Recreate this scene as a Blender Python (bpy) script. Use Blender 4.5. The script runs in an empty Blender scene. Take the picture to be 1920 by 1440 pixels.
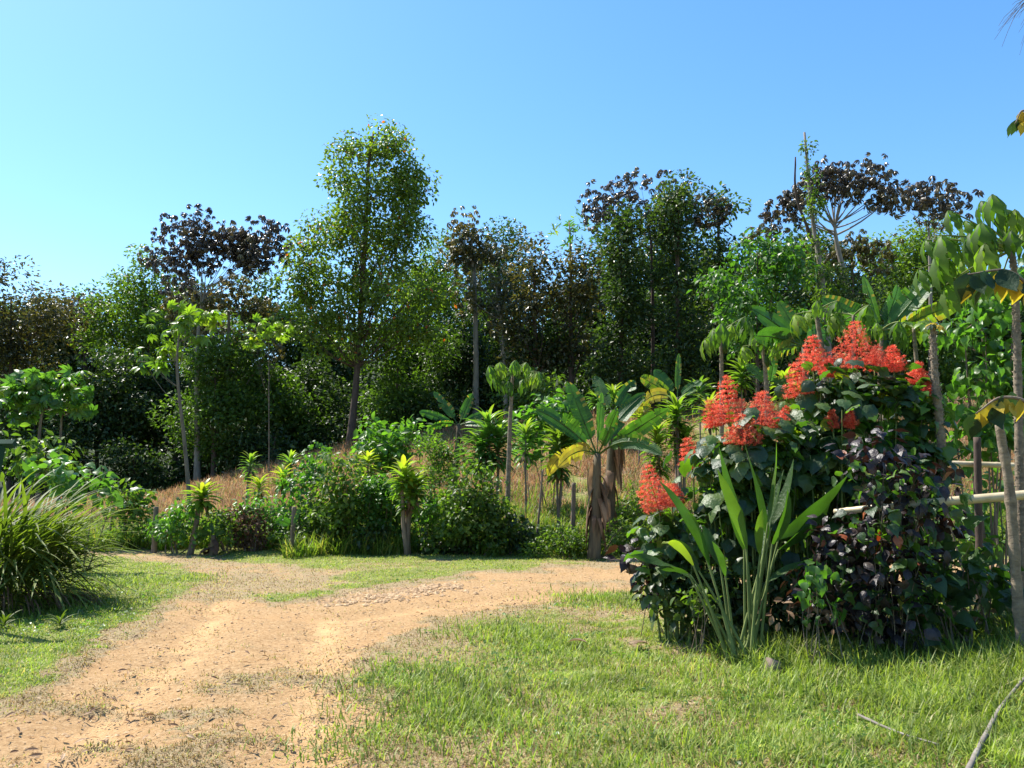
import bpy, math, numpy as np
from math import radians, pi
C = bpy.context.scene
COL = C.collection
# ------------------------------------------------------------------ camera, sky, sun, exposure
F = 1566.0; CAMZ = 1.6; PT = radians(6.77); CP, SP = math.cos(PT), math.sin(PT)
cam_d = bpy.data.cameras.new('camera'); cam = bpy.data.objects.new('camera', cam_d); COL.objects.link(cam)
cam_d.sensor_width = 36; cam_d.lens = F / 1920 * 36; cam_d.clip_end = 3000; cam_d.clip_start = .05
cam.location = (0, 0, CAMZ); cam.rotation_euler = (pi / 2 + PT, 0, 0); C.camera = cam
SUN_EL, SUN_AZ = radians(56), radians(-54)          # azimuth from +Y, negative = to the left of the view
w = bpy.data.worlds.new('World'); C.world = w; w.use_nodes = True
wn, wl = w.node_tree.nodes, w.node_tree.links; wn.clear()
sky = wn.new('ShaderNodeTexSky'); sky.sky_type = 'NISHITA'; sky.sun_disc = False
sky.sun_elevation = SUN_EL; sky.sun_rotation = SUN_AZ; sky.altitude = 200; sky.air_density = 1.15; sky.dust_density = .6; sky.ozone_density = 1.6
tint = wn.new('ShaderNodeMix'); tint.data_type = 'RGBA'; tint.blend_type = 'MULTIPLY'; tint.inputs[0].default_value = 1
tint.inputs[7].default_value = (1.07, 1.16, 1.24, 1)
hs = wn.new('ShaderNodeHueSaturation'); hs.inputs['Saturation'].default_value = 1.22
bg = wn.new('ShaderNodeBackground'); bg.inputs[1].default_value = .096
wo = wn.new('ShaderNodeOutputWorld')
wl.new(sky.outputs[0], tint.inputs[6]); wl.new(tint.outputs[2], hs.inputs['Color']); wl.new(hs.outputs[0], bg.inputs[0]); wl.new(bg.outputs[0], wo.inputs[0])
sd = bpy.data.lights.new('sun', 'SUN'); sd.energy = 5.0; sd.angle = radians(.5); sd.color = (1, .95, .86)
so = bpy.data.objects.new('sun', sd); COL.objects.link(so); so.rotation_euler = (pi / 2 - SUN_EL, 0, -SUN_AZ + pi)
C.view_settings.view_transform = 'Standard'; C.view_settings.look = 'None'; C.view_settings.gamma = 1
C.view_settings.exposure = 1.07
C.cycles.max_bounces = 6; C.cycles.transmission_bounces = 4; C.cycles.diffuse_bounces = 3; C.cycles.glossy_bounces = 2
# ------------------------------------------------------------------ maths helpers
A = np.array
def R_(k): return np.random.default_rng(k)
_n = R_(7).random((256, 256))
def vn(x, y):
    xi = np.floor(x).astype(int); yi = np.floor(y).astype(int); fx = x - xi; fy = y - yi
    fx = fx * fx * (3 - 2 * fx); fy = fy * fy * (3 - 2 * fy)
    a = _n[xi % 256, yi % 256]; b = _n[(xi + 1) % 256, yi % 256]; c = _n[xi % 256, (yi + 1) % 256]; d = _n[(xi + 1) % 256, (yi + 1) % 256]
    return (a * (1 - fx) + b * fx) * (1 - fy) + (c * (1 - fx) + d * fx) * fy
def fbm(x, y, s=1.0, o=4):
    t = 0; a = .5
    for i in range(o): t = t + a * vn(x * s + 17 * i, y * s + 31 * i); s *= 2.1; a *= .5
    return t / (1 - .5 ** o)
def sm(a, b, t):
    t = np.clip((t - a) / (b - a), 0, 1); return t * t * (3 - 2 * t)
def H(x, y):
    x = np.asarray(x, float); y = np.asarray(y, float)
    u = 960 + F * x / np.maximum(y, 18)
    top = np.interp(u, [-900, 0, 300, 650, 960, 1250, 1900, 3200], [.4, .5, .9, 3.4, 4.7, 5.4, 5.8, 6.4])
    t = np.clip((y - 19) / 23, 0, 1)
    z = top * (t ** 1.25) + np.maximum(y - 42, 0) * .035 * sm(42, 60, y) - np.maximum(y - 160, 0) * .03
    z = z + 16 * sm(62, 150, y) + (fbm(x, y, .5, 3) - .5) * .10 * sm(2, 9, y) + (fbm(x + 50, y, 1.7, 3) - .5) * .05
    z = z + .34 * sm(2.6, 5.5, x) * sm(11, 6.5, y) * sm(1, 4, y)          # low bank on the right
    return z
def Wp(px, py, D):                                   # photo pixel at depth D -> point of the place
    ux = (px - 960) / F; v = (720 - py) / F
    dy = CP - v * SP; dz = SP + v * CP
    return A([D * ux / dy, D, CAMZ + D * dz / dy])
def G(px, D):
    z = 0
    for _ in range(3):
        x = (px - 960) / F * (D * CP + (z - CAMZ) * SP); z = float(H(x, D))
    return A([x, D, z])
def Dg(py): return CAMZ / math.tan(math.atan((py - 720) / F) - PT)
def nrm(v): return v / np.maximum(np.linalg.norm(v, axis=-1, keepdims=True), 1e-9)
# ------------------------------------------------------------------ mesh collector
class MB:
    def __init__(s): s.V = []; s.F = []; s.n = 0
    def add(s, V, Fs, val=0.5):
        V = np.asarray(V, float).reshape(-1, 3)
        if not isinstance(Fs, list): Fs = [Fs]
        for f in Fs:
            f = np.asarray(f, np.int64)
            vv = np.broadcast_to(np.asarray(val, float), (len(f),)) if np.ndim(val) == 0 or len(val) == len(f) else np.repeat(val, len(f) // len(val))
            s.F.append((f + s.n, vv))
        s.V.append(V); s.n += len(V)
    def scatter(s, T, pos, axis, nor, sc, val):
        V, Fs = T; N = len(pos); m = len(V)
        a = nrm(axis); sd_ = nrm(np.cross(a, nor)); n = np.cross(sd_, a)
        sc = np.broadcast_to(np.asarray(sc, float), (N,))[:, None, None]
        P = pos[:, None, :] + sc * (V[None, :, 0:1] * sd_[:, None] + V[None, :, 1:2] * a[:, None] + V[None, :, 2:3] * n[:, None])
        off = (np.arange(N) * m)[:, None, None]
        out = []
        val = np.broadcast_to(np.asarray(val, float), (N,))
        for f in Fs:
            ff = (f[None] + off).reshape(-1, f.shape[1]); s.F.append((ff + s.n, np.repeat(val, len(f))))
        s.V.append(P.reshape(-1, 3)); s.n += N * m
    def build(s, name, mat, parent=None, smooth=False):
        if not s.V: s.add([(0, 0, 0), (0, .01, 0), (.01, 0, 0)], A([[0, 1, 2]]))
        V = np.concatenate(s.V)
        org = V.mean(0) if parent is None else A(parent['_loc'])
        if parent is None: org[2] = V[:, 2].min()
        me = bpy.data.meshes.new(name); me.vertices.add(len(V)); me.vertices.foreach_set('co', (V - org).astype(np.float32).ravel())
        L = np.concatenate([f.ravel() for f, _ in s.F]); sz = np.concatenate([np.full(len(f), f.shape[1]) for f, _ in s.F])
        me.loops.add(len(L)); me.loops.foreach_set('vertex_index', L.astype(np.int32))
        st = np.concatenate([[0], np.cumsum(sz)[:-1]])
        me.polygons.add(len(sz)); me.polygons.foreach_set('loop_start', st.astype(np.int32)); me.polygons.foreach_set('loop_total', sz.astype(np.int32))
        me.update(calc_edges=True)
        at = me.attributes.new('v', 'FLOAT', 'FACE'); at.data.foreach_set('value', np.concatenate([v for _, v in s.F]).astype(np.float32))
        me.polygons.foreach_set('use_smooth', np.full(len(sz), smooth))
        me.materials.append(mat)
        o = bpy.data.objects.new(name, me); COL.objects.link(o)
        if parent is None: o.location = org
        else: o.parent = parent
        return o
LABELS = set()
def tag(o, label, cat, group=None, kind=None):
    o['label'] = label; o['category'] = cat
    if group: o['group'] = group
    if kind: o['kind'] = kind
    if label in LABELS: print('DUPLICATE LABEL', label)
    LABELS.add(label)
    if not 4 <= len(label.split()) <= 16: print('LABEL LENGTH', label)
    return o
def thing(name, label, cat, loc, group=None):
    o = bpy.data.objects.new(name, None); COL.objects.link(o); o.location = tuple(float(c) for c in loc); o.empty_display_size = .2
    o['_loc'] = [float(c) for c in loc]
    return tag(o, label, cat, group)
# ------------------------------------------------------------------ shapes
def tube(mb, P, r, n=7, val=.5, cap=True, bump=0, rg=None):
    P = np.asarray(P, float); m = len(P); r = np.broadcast_to(np.asarray(r, float), (m,))
    T = nrm(np.gradient(P, axis=0)); up = A([.13, .97, .2]) if abs(T[0][2]) > .7 else A([0, 0, 1.0])
    s1 = nrm(np.cross(T, up)); s2 = np.cross(T, s1)
    a = np.linspace(0, 2 * pi, n, endpoint=False)
    rr = r[:, None] * (1 + (bump * (rg.random((m, n)) - .5) if bump else 0))
    V = P[:, None] + rr[..., None] * (np.cos(a)[None, :, None] * s1[:, None] + np.sin(a)[None, :, None] * s2[:, None])
    i = np.arange(m - 1)[:, None] * n; j = np.arange(n)[None]; k = (j + 1) % n
    Fq = np.stack([i + j, i + k, i + n + k, i + n + j], -1).reshape(-1, 4)
    Fs = [Fq]
    V = V.reshape(-1, 3)
    if cap:
        V = np.concatenate([V, P[:1], P[-1:]]); c0, c1 = len(V) - 2, len(V) - 1; jj = np.arange(n)
        Fs.append(np.concatenate([np.stack([(jj + 1) % n, jj, np.full(n, c0)], -1), np.stack([(m - 1) * n + jj, (m - 1) * n + (jj + 1) % n, np.full(n, c1)], -1)]))
    mb.add(V, Fs, val)
def bez(p0, p1, p2, n):
    t = np.linspace(0, 1, n)[:, None]; return (1 - t) ** 2 * A(p0) + 2 * t * (1 - t) * A(p1) + t * t * A(p2)
def smoothpath(P, n):
    P = np.asarray(P, float); t = np.linspace(0, len(P) - 1, n); return np.stack([np.interp(t, range(len(P)), P[:, k]) for k in range(3)], 1) if len(P) < 3 else catmull(P, t)
def catmull(P, t):
    Q = np.concatenate([[2 * P[0] - P[1]], P, [2 * P[-1] - P[-2]]]); i = np.minimum(t.astype(int), len(P) - 2); f = (t - i)[:, None]
    a, b, c, d = Q[i], Q[i + 1], Q[i + 2], Q[i + 3]
    return .5 * (2 * b + (c - a) * f + (2 * a - 5 * b + 4 * c - d) * f * f + (3 * b - a - 3 * c + d) * f ** 3)
def leafT(ws, fold=.25, droop=.25, wave=0, nx=1):    # leaf template, length 1 along y
    n = len(ws); V = []; Fq = []
    ys = np.linspace(0, 1, n); cs = [-1, 0, 1] if nx == 1 else [-1, -.5, 0, .5, 1]; k = len(cs)
    for i, (y, w_) in enumerate(zip(ys, ws)):
        for c in cs:
            V.append((c * w_, y * (1 - droop * .3 * y), -droop * y * y + fold * w_ * abs(c) * (1 if nx == 1 else 1.4 * (1 - .45 * abs(c))) + wave * math.sin(i * 2.6 + c) * w_ * abs(c)))
    for i in range(n - 1):
        for j in range(k - 1): a = i * k + j; Fq.append((a, a + 1, a + k + 1, a + k))
    return (A(V), [A(Fq)])
def joinT(Ts):
    V = []; Fs = {}; n = 0
    for v, fs in Ts:
        for f in fs: Fs.setdefault(f.shape[1], []).append(f + n)
        V.append(v); n += len(v)
    return (np.concatenate(V), [np.concatenate(q) for q in Fs.values()])
def rotT(T, az, tilt, s=1, off=(0, 0, 0)):            # tilt down by angle, spin about z
    V, Fs = T; V = V * s; c, q = math.cos(tilt), math.sin(tilt)
    V = np.stack([V[:, 0], V[:, 1] * c + V[:, 2] * q, -V[:, 1] * q + V[:, 2] * c], 1)
    c, q = math.cos(az), math.sin(az)
    return (np.stack([V[:, 0] * c - V[:, 1] * q, V[:, 0] * q + V[:, 1] * c, V[:, 2]], 1) + A(off), Fs)
T_small = (A([(0, 0, 0), (.27, .45, .07), (0, 1, -.1), (-.27, .45, .07)]), [A([(0, 1, 2), (0, 2, 3)])])
T_med = leafT([.01, .2, .27, .2, .01], .3, .22)
T_heart = leafT([.12, .40, .43, .36, .25, .12, .01], .38, .38, .12, 2)
T_big = leafT([.05, .24, .33, .30, .2, .09, .01], -.25, .5, .12, 2)
T_lance = leafT([.02, .1, .12, .08, .005], .3, .35)
def palm(n, tilt, T, r0=0, spread=2 * pi, jit=.0, k=3):
    rg = R_(k); return joinT([rotT(T, spread * (i / n - .5) + jit * (rg.random() - .5), tilt + jit * .8 * (rg.random() - .5), 1 - jit * .5 * rg.random()) for i in range(n)])
T_umb = palm(8, .5, leafT([.02, .10, .15, .01], .25, .6), jit=.5)       # drooping parasol of leaflets
T_umb2 = palm(9, .28, leafT([.03, .13, .17, .1, .01], .25, .35), jit=.3, k=5)
lobe = leafT([.03, .10, .09, .22, .12, .17, .08, .01], .18, .35, .05)
T_pap = palm(9, .32, lobe, jit=.25, k=8)
lobe2 = leafT([.02, .05, .05, .085, .16, .07, .12, .06, .005], .15, .6, .08)
T_papd = palm(7, .68, lobe2, jit=.5, k=11)
T_tuft = palm(5, -.9, T_lance, jit=.8, k=4)
# ------------------------------------------------------------------ materials
def mat(name):
    m = bpy.data.materials.new(name); m.use_nodes = True; nt = m.node_tree; nt.nodes.clear()
    return m, nt.nodes, nt.links
def ramp(N, stops):
    r = N.new('ShaderNodeValToRGB'); e = r.color_ramp.elements
    while len(e) < len(stops): e.new(.5)
    for q, (p, c) in zip(e, stops): q.position = p; q.color = (*c, 1)
    return r
def leafmat(name, stops, trans=.42, rough=.42, tg=(1.5, 1.9, .5), spec=.45, vein=0):
    m, N, L = mat(name)
    at = N.new('ShaderNodeAttribute'); at.attribute_name = 'v'
    r = ramp(N, stops); L.new(at.outputs['Fac'], r.inputs[0])
    col = r.outputs[0]
    tc = N.new('ShaderNodeTexCoord'); nz = N.new('ShaderNodeTexNoise'); nz.inputs['Scale'].default_value = 3.0; nz.inputs['Detail'].default_value = 3
    L.new(tc.outputs['Object'], nz.inputs['Vector'])
    mr = N.new('ShaderNodeMapRange'); mr.inputs[1].default_value = .3; mr.inputs[2].default_value = .7; mr.inputs[3].default_value = .65; mr.inputs[4].default_value = 1.35
    L.new(nz.outputs['Fac'], mr.inputs[0])
    mx = N.new('ShaderNodeVectorMath'); mx.operation = 'SCALE'; L.new(col, mx.inputs[0]); L.new(mr.outputs[0], mx.inputs[3])
    p = N.new('ShaderNodeBsdfPrincipled'); L.new(mx.outputs[0], p.inputs['Base Color']); p.inputs['Roughness'].default_value = rough
    p.inputs['Specular IOR Level'].default_value = spec
    if vein:
        n2 = N.new('ShaderNodeTexNoise'); n2.inputs['Scale'].default_value = 38; n2.inputs['Detail'].default_value = 4; L.new(tc.outputs['Object'], n2.inputs['Vector'])
        bp = N.new('ShaderNodeBump'); bp.inputs['Strength'].default_value = .7; bp.inputs['Distance'].default_value = .012; L.new(n2.outputs['Fac'], bp.inputs['Height']); L.new(bp.outputs[0], p.inputs['Normal'])
    tr = N.new('ShaderNodeBsdfTranslucent'); ml = N.new('ShaderNodeVectorMath'); ml.operation = 'MULTIPLY'; ml.inputs[1].default_value = tg
    L.new(mx.outputs[0], ml.inputs[0]); L.new(ml.outputs[0], tr.inputs[0])
    s = N.new('ShaderNodeMixShader'); s.inputs[0].default_value = trans; L.new(p.outputs[0], s.inputs[1]); L.new(tr.outputs[0], s.inputs[2])
    o = N.new('ShaderNodeOutputMaterial'); L.new(s.outputs[0], o.inputs[0])
    return m
def barkmat(name, a, b, scale=9, stretch=(1, 1, .25), rough=.9, bump=.5):
    m, N, L = mat(name)
    tc = N.new('ShaderNodeTexCoord'); mp = N.new('ShaderNodeMapping'); mp.inputs['Scale'].default_value = stretch; L.new(tc.outputs['Object'], mp.inputs[0])
    nz = N.new('ShaderNodeTexNoise'); nz.inputs['Scale'].default_value = scale; nz.inputs['Detail'].default_value = 6; nz.inputs['Roughness'].default_value = .65; L.new(mp.outputs[0], nz.inputs['Vector'])
    r = ramp(N, [(.3, a), (.7, b)]); L.new(nz.outputs['Fac'], r.inputs[0])
    p = N.new('ShaderNodeBsdfPrincipled'); p.inputs['Roughness'].default_value = rough; L.new(r.outputs[0], p.inputs['Base Color'])
    bp = N.new('ShaderNodeBump'); bp.inputs['Strength'].default_value = bump; bp.inputs['Distance'].default_value = .03; L.new(nz.outputs['Fac'], bp.inputs['Height']); L.new(bp.outputs[0], p.inputs['Normal'])
    o = N.new('ShaderNodeOutputMaterial'); L.new(p.outputs[0], o.inputs[0])
    return m
M = {}
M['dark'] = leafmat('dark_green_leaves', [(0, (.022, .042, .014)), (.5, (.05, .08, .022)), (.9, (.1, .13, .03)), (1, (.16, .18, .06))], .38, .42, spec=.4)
M['mid'] = leafmat('mid_green_leaves', [(0, (.045, .08, .016)), (.5, (.095, .15, .026)), (1, (.17, .22, .04))], .44, .45, spec=.35)
M['tall'] = leafmat('tall_tree_leaves', [(0, (.06, .095, .016)), (.5, (.12, .165, .026)), (.93, (.2, .24, .045)), (.965, (.16, .2, .04)), (.975, (.4, .07, .02)), (1, (.5, .12, .02))], .45, .36)
M['bright'] = leafmat('bright_green_leaves', [(0, (.05, .11, .02)), (.5, (.08, .17, .03)), (1, (.15, .25, .045))], .5, .4)
M['yellow'] = leafmat('yellow_green_leaves', [(0, (.07, .13, .02)), (.5, (.13, .2, .03)), (.85, (.24, .28, .04)), (1, (.4, .34, .05))], .5, .4)
M['umb'] = leafmat('pale_umbrella_leaves', [(0, (.06, .13, .03)), (.7, (.1, .19, .045)), (1, (.28, .3, .05))], .45, .4)
M['plum'] = leafmat('bronze_purple_leaves', [(0, (.03, .024, .024)), (.5, (.055, .042, .036)), (.85, (.095, .08, .045)), (1, (.15, .13, .06))], .24, .34, (1.2, 1.1, .7), .55)
M['bronze'] = leafmat('bronze_green_leaves', [(0, (.045, .045, .02)), (.5, (.085, .088, .032)), (.85, (.16, .14, .05)), (1, (.22, .16, .06))], .4, .36, (1.4, 1.3, .5), .55)
M['gloss'] = leafmat('glossy_heart_leaves', [(0, (.025, .055, .02)), (.6, (.05, .09, .028)), (.93, (.09, .15, .03)), (1, (.25, .19, .03))], .4, .46, (2.0, 2.7, .4), .6, 1)
M['coleus'] = leafmat('dark_purple_leaves', [(0, (.014, .010, .012)), (.6, (.028, .018, .018)), (.9, (.05, .035, .022)), (.95, (.2, .05, .02)), (1, (.3, .09, .03))], .2, .45, (1.8, .9, .5), .5, 1)
M['banana'] = leafmat('banana_leaf', [(0, (.03, .08, .02)), (.7, (.06, .13, .03)), (.9, (.14, .2, .04)), (.96, (.4, .3, .05)), (1, (.22, .1, .05))], .4, .42, (1.5, 2.0, .4), .35, 1)
M['strap'] = leafmat('strap_leaves', [(0, (.06, .085, .015)), (.6, (.12, .15, .03)), (.93, (.2, .23, .05)), (1, (.45, .28, .08))], .38, .55, spec=.25)
M['canna'] = leafmat('canna_leaves', [(0, (.03, .065, .018)), (.6, (.06, .115, .025)), (.9, (.14, .2, .035)), (1, (.45, .36, .05))], .45, .45, (1.5, 2.0, .4), .3, 1)
M['hang'] = leafmat('yellowing_leaves', [(0, (.02, .045, .02)), (.55, (.03, .06, .025)), (.6, (.35, .25, .03)), (1, (.5, .36, .05))], .4, .55, (1.4, 1.5, .5), .35, 1)
M['papaya'] = leafmat('papaya_leaves', [(0, (.05, .1, .02)), (.5, (.1, .17, .03)), (.9, (.19, .25, .04)), (1, (.36, .34, .05))], .45, .55, spec=.25)
M['red'] = leafmat('red_florets', [(0, (.45, .04, .03)), (.5, (.82, .13, .075)), (.85, (.88, .27, .16)), (1, (.85, .5, .3))], .4, .5, (1.1, 1.1, .9), .3)
M['dead'] = leafmat('dry_leaves', [(0, (.08, .04, .025)), (.5, (.2, .12, .07)), (1, (.38, .27, .17))], .2, .7, (1.2, 1, .8), .2)
M['grass'] = leafmat('grass_blades', [(0, (.10, .15, .03)), (.35, (.21, .285, .045)), (.6, (.34, .385, .09)), (.75, (.42, .37, .18)), (1, (.5, .38, .22))], .42, .5, (1.3, 1.45, .55), .3)
M['tallgrass'] = leafmat('tall_grass_blades', [(0, (.08, .14, .02)), (.5, (.17, .25, .035)), (.8, (.3, .3, .08)), (1, (.4, .28, .13))], .45, .5, (1.3, 1.5, .5), .3)
M['drygrass'] = leafmat('withered_turf', [(0, (.2, .13, .05)), (.5, (.36, .25, .11)), (.8, (.5, .38, .2)), (.86, (.16, .21, .04)), (1, (.2, .26, .05))], .35, .6, (1.2, 1.1, .8), .2)
M['brown'] = leafmat('brown_grass_heads', [(0, (.2, .12, .06)), (.5, (.34, .185, .11)), (.8, (.46, .3, .18)), (.84, (.16, .2, .05)), (1, (.24, .27, .07))], .45, .6, (1.2, 1.1, .9), .2)
M['bark'] = barkmat('dark_bark', (.035, .022, .016), (.11, .07, .05))
M['pale'] = barkmat('pale_bark', (.11, .09, .07), (.27, .24, .2), 5)
M['papbark'] = barkmat('papaya_bark', (.10, .075, .05), (.27, .21, .14), 14, (1, 1, 1.6))
M['stem'] = barkmat('green_stem', (.09, .13, .03), (.2, .24, .07), 8)
M['redstem'] = barkmat('red_stem', (.2, .03, .02), (.4, .08, .03), 8)
M['wood'] = barkmat('weathered_wood', (.09, .065, .045), (.24, .18, .13), 12, (1, 1, .15))
M['bananastem'] = barkmat('banana_stem', (.03, .02, .013), (.17, .13, .07), 7, (1, 1, .2))
# ------------------------------------------------------------------ ground
def gp(px, py):
    D = Dg(py); return ((px - 960) / F * (D * CP - CAMZ * SP), D)
ROAD = [gp(*q) for q in [(-900, 1440), (-200, 1400), (0, 1325), (130, 1250), (230, 1190), (330, 1140), (385, 1112), (430, 1116), (510, 1130), (590, 1124), (650, 1108), (760, 1092), (950, 1072), (1170, 1058), (1500, 1050), (2300, 1062),
                         (2300, 1095), (1400, 1088), (1180, 1102), (1000, 1133), (860, 1150), (750, 1185), (680, 1225), (655, 1270), (700, 1350), (760, 1440)]]
ROAD = A(ROAD + [(-.5, 2.5), (.2, -6), (-8, -6), (-8, 2)])
TRACK = A([gp(*q) for q in [(470, 1130), (300, 1130), (345, 1100), (340, 1075), (290, 1055), (200, 1040), (-100, 1030), (-100, 1022), (230, 1030), (400, 1042), (600, 1060), (700, 1090)]])
def sdp(x, y, P):
    sh = x.shape; x = x.ravel(); y = y.ravel(); d = np.full(len(x), 1e9); ins = np.zeros(len(x), bool)
    for i in range(len(P)):
        a = P[i]; b = P[(i + 1) % len(P)]; e = b - a
        t = np.clip(((x - a[0]) * e[0] + (y - a[1]) * e[1]) / (e @ e), 0, 1)
        d = np.minimum(d, np.hypot(x - a[0] - t * e[0], y - a[1] - t * e[1]))
        c = ((a[1] > y) != (b[1] > y)) & (x < (b[0] - a[0]) * (y - a[1]) / (b[1] - a[1] + 1e-12) + a[0]); ins ^= c
    return np.where(ins, d, -d).reshape(sh)
SPOTS = [(500, 1270, .75, .30, .75), (430, 1290, .3, .2, .9), (340, 1395, .26, .5, 1.1), (300, 1440, .35, .25, 1), (350, 1335, .45, .16, .9), (445, 1212, .35, .1, .5), (470, 1090, 1.6, 1.0, .5), (160, 1320, .35, .2, .7), (40, 1320, .4, .3, .8), (195, 1400, .3, .15, .5),
         (1080, 1090, 2.0, .45, .45), (600, 1310, .4, .2, .4), (520, 1380, .3, .2, .5)]
SPOTS = [(*gp(a, b), c, d, e) for a, b, c, d, e in SPOTS]
def fields(x, y):
    s = sdp(x, y, ROAD); n = fbm(x, y, 1.3, 4) - .5; n2 = fbm(x + 90, y + 9, 5, 3) - .5
    dirt = sm(-.18, .3, s + n * (1.5 - .7 * sm(-.5, -1.8, x)) + n2 * .5)
    right = sm(-1.2, -.2, x) * sm(13, 8, y)
    reach = .22 + 1.9 * right
    lf = sm(-.5, -1.8, x); dry = sm(-reach - .3 + .25 * lf, -.1 - .02 * lf, s + n * (1.7 - 1.1 * lf) + n2 * .6)
    st = sdp(x, y, TRACK); tr = sm(-.35, .6, st + n * 1.4 + n2 * .7)
    dry = np.maximum(dry, tr); dirt = np.maximum(dirt, .55 * tr * sm(-.1, .2, n + n2 + .12))
    far = sm(13.5, 15, y) * sm(19.5, 17.5, y) * sm(-7.5, -5.5, x); dry = np.maximum(dry, far * (.25 + n * 1.2))
    for a, b, c, d, e in SPOTS:
        q = e * np.exp(-((x - a) / c) ** 2 - ((y - b) / d) ** 2) * (1 + n2 * 3); dirt = dirt * (1 - np.clip(q, 0, .92)); dry = np.maximum(dry, np.clip(q, 0, .8))
    dirt = dirt * (1 - .35 * sm(.52, .68, fbm(x + 20, y - 7, 2.2, 4)))
    green = (1 - dirt)
    patch = sm(.44, .62, fbm(x + 5, y + 3, 1.6, 4)) * sm(-.6, 1.5, x)     # thin straw-coloured patches in the right lawn
    dry = np.maximum(dry, patch * .85)
    return dirt, np.clip(dry, 0, 1)
xs = np.concatenate([-np.geomspace(600, 12.5, 34), np.arange(-12, 12, .075), np.geomspace(12.5, 600, 34)])
ys = np.concatenate([-np.geomspace(300, 3, 12), np.arange(-2, 3, .5), np.arange(3, 10, .055), np.arange(10, 22, .1), np.arange(22, 60, .5), np.geomspace(61, 900, 26)])
X, Y = np.meshgrid(xs, ys); Z = H(X, Y); d, dr = fields(X, Y)
Z = Z - .035 * d * (1 + 0 * X) + d * (fbm(X, Y, 9, 3) - .5) * .035 * sm(20, 14, Y)
def sdist(x, y, P):
    dd = np.full(x.shape, 1e9)
    for i in range(len(P) - 1):
        a, b = P[i], P[i + 1]; e = b - a; t = np.clip(((x - a[0]) * e[0] + (y - a[1]) * e[1]) / (e @ e), 0, 1)
        dd = np.minimum(dd, np.hypot(x - a[0] - t * e[0], y - a[1] - t * e[1]))
    return dd
R1 = A([gp(*q) for q in [(100, 1440), (200, 1330), (330, 1230), (400, 1150), (400, 1080)]]); R2 = A([gp(*q) for q in [(560, 1440), (590, 1300), (600, 1220), (610, 1160), (900, 1120), (1300, 1090)]])
rt = np.exp(-(sdist(X, Y, R1) / .2) ** 2) + np.exp(-(sdist(X, Y, R2) / .22) ** 2)
Z = Z - .07 * rt * d
mb = MB(); m_, n_ = X.shape
I = np.arange(m_ * n_).reshape(m_, n_)
mb.add(np.stack([X, Y, Z], -1), np.stack([I[:-1, :-1], I[:-1, 1:], I[1:, 1:], I[1:, :-1]], -1).reshape(-1, 4))
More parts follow.
